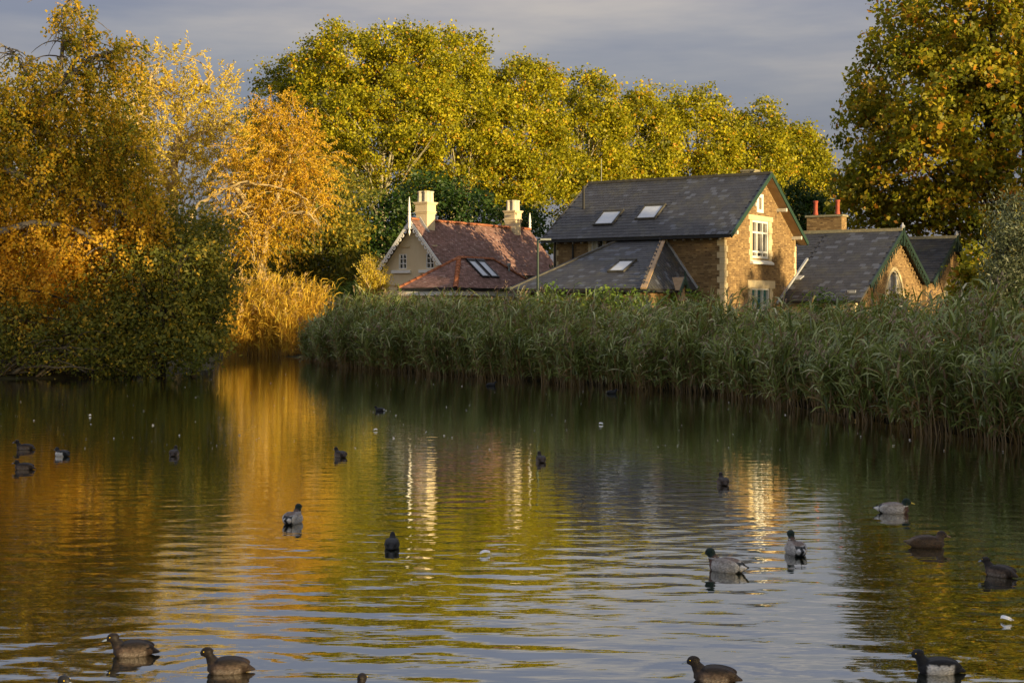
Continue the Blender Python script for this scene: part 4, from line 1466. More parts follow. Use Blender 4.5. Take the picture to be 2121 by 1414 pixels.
for pl, r0, r1, Y in limbs:
    w = np.array([P(q[0], q[1], Y) - b for q in pl])
    t0 = np.linspace(0, 1, len(w)); t1 = np.linspace(0, 1, 26)
    p = np.stack([np.interp(t1, t0, w[:, j]) for j in range(3)], 1)
    p[1:-1] = (p[:-2] + 2 * p[1:-1] + p[2:]) / 4
    tb.add(p, np.linspace(r0, r1, 26), 7)
    for k in range(26):
        if k > 5:
            anch.append(p[k])
anch = np.array(anch)
# side branches arching out and down
sub = []
for k in range(330):
    a = anch[g.integers(len(anch))]
    d = np.array([g.normal() * 1.0 + .15, g.normal() * .8, .25 + g.random() * .5]) * (.3 + .5 * g.random())
    t = np.linspace(0, 1, 7)[:, None]
    p = a + d * t * 1.1 + np.array([0, 0, -.8]) * t ** 2
    tb.add(p, np.linspace(.03, .009, 7), 4)
    sub.append(p)
sub = np.concatenate(sub)
# hanging shoots fill this outline (px, py, radius px)
blob = [(150, 60, 55), (200, 110, 50), (265, 130, 55), (230, 200, 80), (120, 220, 95), (40, 210, 90), (60, 330, 110), (180, 330, 110), (260, 320, 75), (100, 450, 120), (220, 450, 110), (290, 430, 60), (60, 560, 110), (170, 560, 95), (250, 530, 60), (110, 640, 60), (40, 660, 60), (-60, 300, 120), (-60, 480, 120), (-40, 620, 90), (140, 20, 28), (300, 480, 45), (115, 700, 34), (235, 600, 40), (70, 690, 30), (330, 500, 22)]
starts = []
for px, py, r in blob:
    m_ = int((.023 if py > 260 else .015) * r * r)
    an = g.random(m_) * 6.283; rr = np.sqrt(g.random(m_)) * r
    Yd = 50 + g.normal(size=m_) * 1.0
    starts.append(np.stack([P(px + q * math.cos(w_), py - r * .25 + q * math.sin(w_) * .9, y) for q, w_, y in zip(rr, an, Yd)]))
S = np.concatenate(starts) - b
ns = len(S)
ln = g.uniform(.35, 1.15, ns) * (1 + .7 * (g.random(ns) < .2))
ln = np.minimum(ln, np.maximum(.4, S[:, 2] - .7))
side = g.normal(size=(ns, 2)) * .42
side[:, 0] += .05
tt = np.linspace(0, 1, 5)
pts = np.zeros((ns, 5, 3))
for j, t in enumerate(tt):
    pts[:, j, 0] = S[:, 0] + side[:, 0] * ln * t
    pts[:, j, 1] = S[:, 1] + side[:, 1] * ln * t
    pts[:, j, 2] = S[:, 2] + .10 * math.sin(t * 2.2) - ln * t ** 1.15
per = 26
f = g.random((ns, per)); i = np.minimum((f * 4).astype(int), 3); fr_ = f * 4 - i
r_ = np.arange(ns)[:, None]
C = pts[r_, i] * (1 - fr_)[..., None] + pts[r_, i + 1] * fr_[..., None]
n_ = ns * per
C = C.reshape(n_, 3) + g.normal(size=(n_, 3)) * .085
a, bb = rand_axes(g, n_, .9, 0)
v = np.repeat(g.normal(.60, .2, ns), per) + g.normal(0, .16, n_)
low = np.repeat(np.clip((5.5 - S[:, 2]) / 6, -.3, .35), per)
v = v + low
c = obj('crown', leaf_mesh('crown', C, a, bb, .115 * g.uniform(.7, 1.3, n_), .095 * g.uniform(.7, 1.3, n_), 'birch_leaf', v), BI)
c['kind'] = 'stuff'
tb.build('trunk', 'birch_bark', BI)
tw = Tubes()
for k in range(0, ns, 3):
    tw.add(pts[k], np.linspace(.012, .004, 5), 3)
tw.build('twigs', 'dark_bark', BI)['kind'] = 'stuff'

# ---- dark shrubs at the water under the birch
b = P(330, 775, 48.5); b[2] = .05
leafy_tree('waterside_shrub', 'broad dark green shrub leaning over the water right of the birch', 'shrub', b,
           px_lobes(b, [(330, 640, 48.5, 1.9, 2, 1.8), (400, 570, 49, 1.2, 1.6, 1.5), (420, 660, 48.5, 1.0, 1.5, 1.5), (250, 690, 48, 1.6, 1.6, 1.2), (360, 720, 47.8, 1.7, 1.5, .9), (300, 560, 49.5, 1.5, 1.6, 1.5), (430, 500, 50, .9, 1.2, 1.1), (350, 480, 50.5, 1.2, 1.4, 1.1), (200, 640, 49, 1.4, 1.6, 1.5), (440, 600, 49, .8, 1, 1.0)]),
           620, 58, .27, .135, .08, 'dark_shrub_leaf', 'dark_bark', .10, 91, None, .4, .2, .3, 60, .035, twigs=3, stems=5, fork=.1)
b = P(60, 775, 48); b[2] = .05
leafy_tree('waterside_shrub', 'dark many stemmed shrub at the left edge below the birch trunk', 'shrub', b,
           px_lobes(b, [(40, 690, 48, 1.6, 1.6, 1.0), (150, 700, 48, 1.2, 1.5, .9), (-60, 660, 48.5, 1.8, 1.6, 1.4), (110, 740, 47.6, 1.4, 1, .45), (210, 750, 47.4, 1.1, .8, .45), (290, 755, 47.3, 1.2, .8, .4), (20, 750, 47.4, 1.3, .8, .45), (160, 730, 47.6, 1.2, .9, .6)]),
           340, 50, .2, .12, .07, 'dark_shrub_leaf', 'dark_bark', .10, 92, None, .4, .2, .3, 50, .035, twigs=4, stems=6, fork=.1)
# bare stems reaching out over the water
tb = Tubes(); g = np.random.default_rng(93)
DB = empty('bare_branches', (P(40, 783, 47.4)[0], 47.4, 0), 0, 'bare tangled branches low over water at left edge', 'branches')
for k in range(34):
    x0 = g.uniform(-20, 90); sx = g.uniform(40, 240)
    a = P(x0, g.uniform(765, 785), 47.6 + g.normal() * .3); e = P(x0 + sx, g.uniform(700, 780), 47.2 + g.normal() * .5)
    o_ = np.array(DB.location)
    p = curve(g, a - o_, e - o_, 8, g.uniform(.02, .25), .25)
    p[:, 2] = np.maximum(p[:, 2], .02)
    tb.add(p, np.linspace(.05 * (.4 + g.random()), .008, 8), 5)
tb.build('stems', 'bark', DB)


# ---- shrubs behind the reeds
def bush(name, label, px, top, Y, w, mat, seed, nc=120, per=46, leaf=(.12, .08), cr=.2, droop=.2, group=None, hh=None, up=0.0):
    b = P(px, 640, Y); b[2] = .4
    zt = P(px, top, Y)[2] - .4
    g = np.random.default_rng(seed)
    lob = [(0, 0, zt * .5, w * .8, w * .6, zt * .48)]
    for k in range(4):
        lob.append((g.uniform(-.6, .6) * w, g.uniform(-.3, .3) * w, zt * g.uniform(.45, .78), w * .45, w * .4, zt * .24))
    return leafy_tree(name, label, 'shrub', b, lob, nc, per, cr, leaf[0], leaf[1], mat, 'dark_bark', .05, seed, group, droop, .3, .3, 14, .02, twigs=2, stems=3, fork=.1)


bush('hedge_shrub', 'dark green clipped shrub left of the yellow shrub', 715, 578, 84, 1.5, 'hedge_leaf', 101)
bush('hedge_shrub', 'dark green low shrub behind reeds below the dark tree', 655, 605, 80, 1.5, 'dark_shrub_leaf', 102)
bush('hedge_shrub', 'leafy green shrub in front of slate annexe left end', 1140, 592, 54, 1.4, 'hedge_leaf', 103)
bush('hedge_shrub', 'leafy green shrub below the annexe skylight', 1235, 590, 53, 1.3, 'hedge_leaf', 104)
bush('hedge_shrub', 'leafy green shrub below the green porch gable', 1330, 600, 52.5, 1.4, 'hedge_leaf', 105)
bush('hedge_shrub', 'leafy green shrub at the brick house corner', 1450, 606, 52, 1.4, 'hedge_leaf', 106)
bush('hedge_shrub', 'bright green shrub below the lodge roof eaves', 1700, 606, 51, 1.4, 'hedge_leaf', 107)
bush('hedge_shrub', 'straggly shrub with brown leaves before the lodge window', 1850, 590, 50, 1.0, 'dark_shrub_leaf', 108, 60, 30)
b = P(772, 630, 70); b[2] = .3
g = np.random.default_rng(110)
willow('yellow_shrub', 'upright sunlit yellow shrub beside the cream cottage wall', b,
       [(772, 600, 70, .45, .4, .6), (765, 575, 70, .35, .3, .5), (785, 610, 70, .4, .4, .5)], 111, 'willow_leaf', 260, .12, 1.6, .1,
       [([(772, 650, 70), (770, 600, 70), (766, 565, 70)], .05, .015), ([(774, 650, 70), (784, 600, 70), (790, 575, 70)], .05, .015)], shoot=(.5, 1.1), per=20)['category'] = 'shrub'
bush('grey_willow_shrub', 'grey green feathery willow shrub at the right edge', 2125, 385, 43, 1.15, 'grey_leaf', 112, 330, 56, (.13, .035), .22, .6)
bush('maple_sapling', 'leafy green and yellow sapling in front of the right lodge gable', 2020, 505, 47, .75, 'near_plane_leaf', 113, 150, 24, (.20, .17), .26, .3)
bush('tall_shrub', 'dark tall shrub below the grey willow at right edge', 2085, 520, 45, 1.3, 'dark_shrub_leaf', 114, 260, 50)


for i, (px, top, Y, w) in enumerate(((30, 520, 96, 3.2), (150, 500, 98, 3.4), (265, 540, 95, 3.2), (370, 530, 99, 3.0), (455, 545, 96, 2.6), (-90, 500, 97, 3.4))):
    bush('boundary_shrub', ['dark boundary shrub glimpsed behind the birch near left edge', 'dark boundary shrub glimpsed through the middle of the birch', 'dark boundary shrub behind the right side of the birch', 'dark boundary shrub behind the yellow willow trunk', 'dark boundary shrub between yellow willow and golden reeds', 'dark boundary shrub beyond the left picture edge'][i],
         px, top, Y, w, 'dark_shrub_leaf', 120 + i, 170, 44, (.3, .2), .45)
for i, (x, y, h_) in enumerate(((4.3, 71.5, 8.0), (7.4, 75.0, 8.4))):  # unseen trees, added to keep the sun off the cottage roof
    b = np.array([x, y, .4])
    leafy_tree('yard_tree', ['small dark tree hidden in the yard behind the brick house', 'small dark tree in the yard nearer the lodge'][i], 'tree', b, [(0, 0, h_ * .55, 2.0, 2.0, h_ * .42), (.8, .4, h_ * .4, 1.4, 1.4, h_ * .28)], 150, 44, .35, .3, .26, 'dark_shrub_leaf', 'dark_bark', .15, 130 + i)


# ---- reeds
def ribbons(g, P0, az, el, ln, wd, bend, roll, seg=3):
    """bent tapering leaf ribbons"""
    n = len(P0)
    t = np.linspace(0, 1, seg + 1)
    h = np.stack([np.cos(az), np.sin(az), np.zeros(n)], 1)
    pos = np.zeros((n, seg + 1, 3)); pos[:, 0] = P0
    ang = el.copy()
    for j in range(seg):
        st_ = ln / seg
        pos[:, j + 1] = pos[:, j] + h * (np.cos(ang) * st_)[:, None] + np.array([0, 0, 1.]) * (np.sin(ang) * st_)[:, None]
        ang = ang - bend / seg
    sdv = np.stack([-np.sin(az), np.cos(az), np.zeros(n)], 1)
    sdv = unit(sdv * np.cos(roll)[:, None] + np.array([0, 0, 1.]) * np.sin(roll)[:, None])
    wprof = np.interp(t, [0, .25, .6, 1], [.55, 1, .85, .06])
    Lf = pos - sdv[:, None] * (wd[:, None] * wprof[None] / 2)[..., None]
    Rt = pos + sdv[:, None] * (wd[:, None] * wprof[None] / 2)[..., None]
    V = np.stack([Lf, Rt], 2).reshape(n, -1, 3)       # (seg+1)*2
    b_ = (np.arange(n) * (2 * (seg + 1)))[:, None, None]
    q_ = np.array([[2 * j, 2 * j + 1, 2 * j + 3, 2 * j + 2] for j in range(seg)])[None]
    return V.reshape(-1, 3), (b_ + q_).reshape(-1, 4)


def reed_bed(name, label, line, depth, dens, hrange, lmat, pmat, seed, nleaf=7, plumes=.05, lsize=(.45, .03), dead=.22, front=3.0, lean=.12, hline=None):
    g = np.random.default_rng(seed)
    line = np.array(line, float)
    segl = np.linalg.norm(np.diff(line, axis=0), axis=1)
    cum = np.concatenate([[0], np.cumsum(segl)])
    L = cum[-1]
    n = int(L * depth * dens)
    s = g.random(n) * L
    # more plants at the water's edge, which is what shows
    dd = depth * g.random(n) ** front
    i = np.clip(np.searchsorted(cum, s) - 1, 0, len(segl) - 1)
    f = (s - cum[i]) / segl[i]
    base = line[i] + (line[i + 1] - line[i]) * f[:, None]
    tg = (line[i + 1] - line[i]) / segl[i][:, None]
    nr = np.stack([-tg[:, 1], tg[:, 0]], 1)
    sgn = np.sign((nr * np.array([.35, .94])).sum(1)); sgn[sgn == 0] = 1
    nr *= sgn[:, None]
    wv = .22 * np.sin(s * 1.7) + .18 * np.sin(s * 4.1 + 1)
    xy = base + nr * (dd + wv)[:, None] + g.normal(size=(n, 2)) * .08
    hgt = (hrange[0] + (hrange[1] - hrange[0]) * g.beta(2.2, 1.6, n)) * (1 + .08 * np.sin(s * .9) + .05 * np.sin(s * 2.3 + 2))
    hgt *= np.interp(dd, [0, .5, 1.4], [.66, .90, 1.0])
    hgt *= np.where(dd < .7, .45 + .55 * g.random(n) ** .55, 1) * (1 + .10 * np.sin(s * 3.3 + 3 * np.sin(s * .37)) * np.sin(s * 1.1))
    hgt *= np.where(g.random(n) < .05, 1.08, 1)
    if hline is not None:
        hgt *= np.interp(s / L, hline[0], hline[1])
        dd = dd * np.interp(s / L, hline[0], hline[2]); xy = base + nr * (dd + wv)[:, None] + g.normal(size=(n, 2)) * .08
    z0 = np.full(n, -.05)
    # stems lean out over the water a little
    ln = g.normal(size=(n, 2)) * lean - nr * (np.interp(dd, [0, 1.2, 3], [.16, .05, 0]) * (.5 + g.random(n)))[:, None]
    foot = np.column_stack([xy, z0]); tip = np.column_stack([xy + ln * hgt[:, None], hgt])
    mid = (foot + tip) / 2 + np.column_stack([-ln * .12 * hgt[:, None], np.zeros(n)])
    yaw = g.random(n) * 6.283
    sv_ = np.column_stack([np.cos(yaw), np.sin(yaw), np.zeros(n)]) * .007
    V1 = np.stack([foot - sv_, foot + sv_, mid - sv_, mid + sv_, tip - sv_ * .4, tip + sv_ * .4], 1).reshape(-1, 3)
    b_ = (np.arange(n) * 6)[:, None, None]
    F1 = (b_ + np.array([[0, 1, 3, 2], [2, 3, 5, 4]])[None]).reshape(-1, 4)
    v1 = np.repeat(g.uniform(.0, .19, n), 2)
    # leaves
    fr = g.random((n, nleaf)) * .88 + .12
    fr[:, 0] = .97
    t = fr[..., None]
    pos = np.where(t < .5, foot[:, None] + (mid - foot)[:, None] * t * 2, mid[:, None] + (tip - mid)[:, None] * (t * 2 - 1)).reshape(-1, 3)
    m = n * nleaf
    frf = fr.reshape(-1)
    az = g.random(m) * 6.283
    az = np.where(g.random(m) < .35, g.normal(-.5, .7, m), az)        # the wind lays many leaves over to the right
    el = g.normal(1.0, .28, m)
    ll = lsize[0] * g.uniform(.6, 1.35, m); wd = lsize[1] * g.uniform(.6, 1.4, m)
    bend = g.uniform(.5, 2.4, m)
    roll = g.normal(0, .5, m)
    V2, F2 = ribbons(g, pos, az, el, ll, wd, bend, roll)
    lv = np.clip(g.normal(.56, .19, m), .23, 1)
    lv = np.where(g.random(m) < np.interp(frf, [.12, .3, .55, 1], [.55, .36, .2, .11]) * dead / .22 * .8, g.uniform(0, .19, m), lv)
    v2 = np.repeat(lv, 3)
    V = np.concatenate([V1, V2]); Fq = np.concatenate([F1, F2 + len(V1)])
    o = obj(name, quad_mesh(name, V, Fq, lmat, np.concatenate([v1, v2])))
    tag(o, label, 'reeds', None, 'stuff')
    # feathery seed heads
    k = g.random(n) < plumes
    kt = tip[k]; nk = k.sum()
    if nk:
        per = 14
        C = np.repeat(kt, per, 0) + np.column_stack([g.normal(size=(nk * per, 2)) * .045, g.uniform(-.05, .28, nk * per)])
        a = unit(np.column_stack([g.normal(size=(nk * per, 2)) * .45 + .35, np.full(nk * per, .8)])); bb = unit(np.cross(a, g.normal(size=a.shape)))
        po = obj('seed_heads', leaf_mesh('seed_heads', C, a, bb, np.full(len(C), .14), np.full(len(C), .022), pmat, np.full(len(C), .5)), o)
        po['kind'] = 'stuff'
    return o


reed_bed('green_reeds', 'grey green reeds with brown stems along the right bank', RIGHT_BANK[1:] + [(11.5, 20.5)], 5.5, 26, (2.15, 2.75), 'reed_leaf', 'plume', 201, 10, .10, (.50, .042),
         hline=([0, .07, .16, .3, .42, .52, .60, .68, .8, .9, 1], [.42, .68, .98, .95, .93, .88, .80, .80, .88, .88, .84], [.25, .3, .45, .8, 1, 1, .8, .8, 1, 1, 1]))
reed_bed('golden_reeds', 'tall sunlit golden reeds at the far end of the pond', [wl(456, 737), wl(565, 737), wl(600, 739)], 2.4, 95, (2.7, 3.7), 'gold_reed_leaf', 'gold_plume', 202, 8, .16, (.6, .04), front=1.6)


# ---- trees that stand outside the frame to the right and shade the pond
def off_tree(s_, u_, H, rad, seed, proto=None, nc=300):
    x, y = s_ * SUN_AZ[0] - u_ * SUN_AZ[1], s_ * SUN_AZ[1] + u_ * SUN_AZ[0]
    if proto is None:
        lob = [(0, 0, H * .58, rad * .8, rad * .8, H * .40)]
        g = np.random.default_rng(seed)
        for k in range(7):
            an = k * 2.4
            lob.append((rad * .55 * math.cos(an), rad * .55 * math.sin(an), H * g.uniform(.25, .8), rad * .5, rad * .5, H * .18))
        return leafy_tree('bank_tree', 'tall autumn tree on the bank outside the picture at right', 'tree', (x, y, .3), lob, nc, 44, .75, .58, .55, 'plane_leaf', 'dark_bark', .5, seed,
                          'bank trees outside the picture', .2, .3, .2, 20, .2)
    c = proto.copy(); COL.objects.link(c); c.location = (x, y, .3); c.rotation_euler = (0, 0, seed)
    k = H / 27.0
    c.scale = (rad / 8, rad / 8, k)
    for ch_ in proto.children:
        d_ = ch_.copy(); COL.objects.link(d_); d_.parent = c
    return c


proto = off_tree(44, 0, 28, 8, 301)
sparse = off_tree(44, 20, 26, 8, 302, None, 34)
for i, (s_, u_, H, r_) in enumerate([(40, 9, 27, 8), (42, 29, 26, 7), (18, 70, 25, 7), (22, 80, 26, 7), (38, 75, 27, 7)]):
    off_tree(s_, u_, H, r_, i * 1.7 + .4, sparse)
for i, (s_, u_, H, r_) in enumerate([(42, -11, 27, 8), (36, 31, 13, 6.5), (38, 21, 12.5, 7), (36, 11, 13, 7)]):
    off_tree(s_, u_, H, r_, i * 1.3 + .4, proto)
for i, (s_, u_, H, r_) in enumerate([(0, 46.4, 12.4, 2.0), (5, 46.8, 13, 2.1), (2, 52.8, 9.2, 3.0), (8, 59.5, 8.6, 3.0)]):
    off_tree(s_, u_, H, r_, i * 2.1 + .9, proto)

# ------------------------------------------------------------------ ducks
m, n, l, out = new_mat('plumage')
a_ = n.new('ShaderNodeAttribute'); a_.attribute_name = 'Col'
b_ = n.new('ShaderNodeBsdfPrincipled'); b_.inputs['Roughness'].default_value = .6; b_.inputs['Specular IOR Level'].default_value = .25
t_ = n.new('ShaderNodeTexCoord')
mp_ = n.new('ShaderNodeMapping'); mp_.inputs['Scale'].default_value = (.8, 2.4, 2.0)
q_ = n.new('ShaderNodeTexNoise'); q_.inputs['Scale'].default_value = 55; q_.inputs['Detail'].default_value = 3
l.new(t_.outputs['Object'], mp_.inputs['Vector']); l.new(mp_.outputs['Vector'], q_.inputs['Vector'])
mr_ = n.new('ShaderNodeMapRange'); mr_.inputs['From Min'].default_value = .3; mr_.inputs['From Max'].default_value = .7
mr_.inputs['To Min'].default_value = .55; mr_.inputs['To Max'].default_value = 1.35
l.new(q_.outputs['Fac'], mr_.inputs['Value'])
mm_ = n.new('ShaderNodeMix'); mm_.data_type = 'RGBA'; mm_.blend_type = 'MULTIPLY'; mm_.inputs['Factor'].default_value = 1
l.new(a_.outputs['Color'], mm_.inputs['A']); l.new(mr_.outputs['Result'], mm_.inputs['B'])
l.new(mm_.outputs['Result'], b_.inputs['Base Color'])
bp_ = n.new('ShaderNodeBump'); bp_.inputs['Strength'].default_value = .35; bp_.inputs['Distance'].default_value = .004
l.new(q_.outputs['Fac'], bp_.inputs['Height']); l.new(bp_.outputs['Normal'], b_.inputs['Normal'])
l.new(b_.outputs[0], out.inputs['Surface'])
solid('bill_blue', (.20, .25, .32), .4); solid('bill_yellow', (.55, .42, .05), .4); solid('bill_brown', (.28, .17, .09), .5)
solid('bill_white', (.75, .70, .66), .4); solid('eye_yellow', (.75, .50, .02), .2); solid('eye_dark', (.01, .01, .01), .2)


def ell(c, r, rot=0.0, nu=16, nv=10):
    V, Fq = [], []
    for j in range(nv + 1):
        th = math.pi * j / nv
        for i in range(nu):
            ph = 2 * math.pi * i / nu
            x, y, z = r[0] * math.cos(th), r[1] * math.sin(th) * math.cos(ph), r[2] * math.sin(th) * math.sin(ph)
            V.append((c[0] + x * math.cos(rot) - z * math.sin(rot), c[1] + y, c[2] + x * math.sin(rot) + z * math.cos(rot)))
    for j in range(nv):
        for i in range(nu):
            Fq.append((j * nu + i, j * nu + (i + 1) % nu, (j + 1) * nu + (i + 1) % nu, (j + 1) * nu + i))
    return V, Fq


def loft(path, rad, nseg=14):
    path = np.array(path, float)
    V, Fq = [], []
    t = unit(np.gradient(path, axis=0))
    for p, r, d in zip(path, rad, t):
        s_ = np.array([0, 1., 0]); u_ = np.cross(d, s_)
        for i in range(nseg):
            a = 2 * math.pi * i / nseg
            V.append(tuple(p + s_ * r[0] * math.cos(a) + u_ * r[1] * math.sin(a)))
    k = len(path)
    for j in range(k - 1):
        for i in range(nseg):
            Fq.append((j * nseg + i, j * nseg + (i + 1) % nseg, (j + 1) * nseg + (i + 1) % nseg, (j + 1) * nseg + i))
    Fq.append(tuple(range(nseg))[::-1]); Fq.append(tuple((k - 1) * nseg + i for i in range(nseg)))
    return V, Fq


PROTO = {}


def duck_proto(species, pose):
    """a floating duck facing +x, water line at z = 0; one continuous skin, coloured by plumage region"""
    key = (species, pose)
    if key in PROTO: return PROTO[key]
    big = species.startswith('mallard')
    k = {'mallard_male': 1.14, 'mallard_female': 1.10, 'tufted_male': .92, 'tufted_female': .92, 'coot': .90, 'moorhen': .74}[species]
    long_ = 1.12 if big else 1.0
    parts = []
    # body from tail to breast
    path = [(-.215 * long_, 0, .056 if big else .016), (-.18 * long_, 0, .050 if big else .026), (-.13 * long_, 0, .040), (-.07, 0, .040), (.0, 0, .040), (.06, 0, .036), (.105, 0, .036), (.135, 0, .038)]
    rad = [(.012, .006), (.034, .018), (.062, .046), (.084, .068), (.090, .074), (.082, .064), (.060, .050), (.02, .02)]
    parts.append(loft(path, rad))
    # folded wings, a soft ridge on each side of the back
    for s_ in (-1, 1):
        V, Fq = ell((-.050, s_ * .046, .070), (.125, .034, .042), R(5))
        parts.append((V, Fq))
    if pose == 'up':
        hx, hz = .138, .154
        neck = [(.080, 0, .06), (.103, 0, .095), (.117, 0, .125), (.128, 0, .15)]
        nr = [(.048, .052), (.036, .042), (.028, .031), (.028, .028)]
    elif pose == 'mid':
        hx, hz = .138, .140
        neck = [(.080, 0, .06), (.105, 0, .09), (.12, 0, .115), (.13, 0, .138)]
        nr = [(.050, .052), (.042, .046), (.033, .036), (.030, .030)]
    else:                       # resting, head drawn down on the shoulders
        hx, hz = .112, .122
        neck = [(.07, 0, .055), (.087, 0, .08), (.1, 0, .1), (.108, 0, .12)]
        nr = [(.055, .055), (.047, .046), (.038, .038), (.032, .03)]
    parts.append(loft(neck, nr))
    hr = (.045, .034, .037) if not species in ('coot', 'moorhen') else (.034, .025, .027)
    parts.append(ell((hx, 0, hz), hr, R(-8)))
    parts.append(ell((hx + .022, 0, hz - .008), (.030, .022, .022), R(-15)))
    if species.startswith('tufted') and pose != 'rest':
        parts.append(loft([(hx - .005, 0, hz + .026), (hx - .034, 0, hz + .022), (hx - .052, 0, hz + .006)], [(.012, .010), (.010, .008), (.004, .004)], 8))
    if species == 'mallard_male':
        parts.append(loft([(-.17, 0, .062), (-.195, 0, .078), (-.188, 0, .095)], [(.012, .008), (.010, .008), (.004, .004)], 8))
    V, Fq = [], []
    for v_, f_ in parts:
        o_ = len(V)
        V += v_; Fq += [tuple(i + o_ for i in q) for q in f_]
    me = bpy.data.meshes.new('tmp'); me.from_pydata(V, [], Fq)
    ob = bpy.data.objects.new('tmp', me); COL.objects.link(ob)
    md = ob.modifiers.new('r', 'REMESH'); md.mode = 'VOXEL'; md.voxel_size = .0068
    ms_ = ob.modifiers.new('s', 'SMOOTH'); ms_.iterations = 5; ms_.factor = .5
    dg = bpy.context.evaluated_depsgraph_get()
    ev = ob.evaluated_get(dg)
    body = bpy.data.meshes.new_from_object(ev)
    bpy.data.objects.remove(ob)
    nv_ = len(body.vertices)
    co = np.zeros(nv_ * 3, np.float32); body.vertices.foreach_get('co', co); co = co.reshape(-1, 3)
    x, y, z = co.T
    g = np.random.default_rng(5)
    col = np.zeros((nv_, 4)); col[:, 3] = 1
    sm = lambda t: np.clip(t, 0, 1) ** 2 * (3 - 2 * np.clip(t, 0, 1))
    wob = .006 * np.sin(x * 90 + y * 60) + .004 * np.sin(x * 170 - z * 140 + 1)
    head = sm(1.6 - ((x - hx) / .055) ** 2 - ((z - hz) / .044) ** 2)
    neckw = sm((x - .07) / .02) * sm((z - .088) / .02)
    back = sm((z + wob - .072 - .10 * np.clip(-x - .05, 0, 1)) / .016)
    tail = sm((-.150 * long_ - x) / .02)
    rump = sm((-.115 * long_ - x + wob) / .02)
    breast = sm((x + wob - .068) / .02)
    flank = (1 - back) * (1 - breast) * (1 - rump)

    def paint(w, c):
        w = np.clip(np.asarray(w, float), 0, 1)[:, None]
        col[:, :3] = col[:, :3] * (1 - w) + np.array(c)[None] * w
    spk = (g.random(nv_) < .3).astype(float)
    if species == 'mallard_male':
        col[:, :3] = (.40, .38, .36)
        paint(back, (.30, .265, .24))
        paint(back * sm((.030 - np.abs(y)) / .01), (.12, .085, .065))
        paint(back * sm((-x - .02) / .04) * sm((.052 - np.abs(y)) / .012), (.17, .12, .095))
        paint(breast, (.085, .042, .028))
        paint(rump, (.012, .014, .014))
        paint(rump * (1 - tail) * sm((np.abs(y) - .042) / .008), (.50, .48, .45))
        paint(tail * sm((np.abs(y) - .012) / .006), (.62, .60, .57))
        paint(neckw, (.085, .042, .028))
        paint(head, (.004, .020, .014))
        paint(sm(1 - np.abs(z - (hz - .043)) / .007) * (x > .075), (.6, .6, .6))
    elif species == 'mallard_female':
        col[:, :3] = (.17, .105, .055)
        paint(back, (.095, .060, .036))
        paint(tail, (.22, .16, .095))
        paint(spk * .7, (.05, .03, .018))
        paint(np.maximum(head, neckw), (.14, .092, .055))
        paint(head * sm((z - hz - .006) / .008), (.05, .032, .022))
    elif species == 'tufted_male':
        col[:, :3] = (.014, .014, .016)
        paint(flank * sm((x + .12) / .02) * sm((.080 - z + wob) / .012), (.58, .55, .51))
    elif species == 'tufted_female':
        col[:, :3] = (.055, .036, .026)
        paint(back, (.026, .019, .016))
        fw = flank * sm((x + .13) / .03) * sm((.078 - z + wob) / .02)
        paint(fw * .9, (.135, .092, .065))
        paint(fw * sm((.048 - z + wob) / .02) * (.35 + .6 * spk), (.30, .25, .21))
        paint(np.maximum(head, neckw), (.020, .014, .011))
    else:
        col[:, :3] = (.022, .022, .025)
        paint(np.maximum(head, neckw), (.008, .008, .009))
        if species == 'moorhen':
            paint(tail * sm((np.abs(y) - .008) / .006), (.55, .55, .55))
    col[:, :3] *= {'mallard_male': .8, 'tufted_male': .9, 'tufted_female': .72}.get(species, .55)
    ca_ = body.color_attributes.new('Col', 'FLOAT_COLOR', 'POINT')
    ca_.data.foreach_set('color', col.astype(np.float32).ravel())
    body.materials.clear(); body.materials.append(MAT['plumage'])
    body.polygons.foreach_set('use_smooth', np.ones(len(body.polygons), bool))
    body.name = species + '_body'
    # bill: flat spoon shape
    bl = .050 if big else (.044 if species.startswith('tufted') else .030)
    bx0, bz0 = hx + hr[0] * .82, hz - .010
    bw_ = .013 if species not in ('coot', 'moorhen') else .009
    V, Fq = loft([(bx0 - .008, 0, bz0 + .002), (bx0 + bl * .3, 0, bz0 - .005), (bx0 + bl * .75, 0, bz0 - .012), (bx0 + bl, 0, bz0 - .016)],
                 [(bw_ * .9, .013), (bw_ * .85, .009), (bw_ * 1.05, .006), (bw_ * .6, .003)], 10)
    if species in ('coot', 'moorhen'):
        V2, F2 = ell((bx0 - .006, 0, bz0 + .016), (.006, .009, .015), 0, 10, 6)
        o_ = len(V); V = list(V) + V2; Fq = Fq + [tuple(i + o_ for i in q) for q in F2]
    bm_ = bpy.data.meshes.new(species + '_bill'); bm_.from_pydata(V, [], Fq)
    bm_.materials.append(MAT[{'mallard_male': 'bill_yellow', 'mallard_female': 'bill_brown', 'coot': 'bill_white', 'moorhen': 'red_pot'}.get(species, 'bill_blue')])
    bm_.polygons.foreach_set('use_smooth', np.ones(len(bm_.polygons), bool))
    V, Fq = ell((0, 0, 0), (.0044, .0030, .0044), 0, 10, 6)
    em_ = bpy.data.meshes.new(species + '_eye'); em_.from_pydata(V, [], Fq)
    em_.materials.append(MAT['eye_yellow' if species.startswith('tufted') else 'eye_dark'])
    eye = (hx + .020, hr[1] * .90, hz + .008)
    PROTO[key] = (body, bm_, em_, eye, k)
    return PROTO[key]


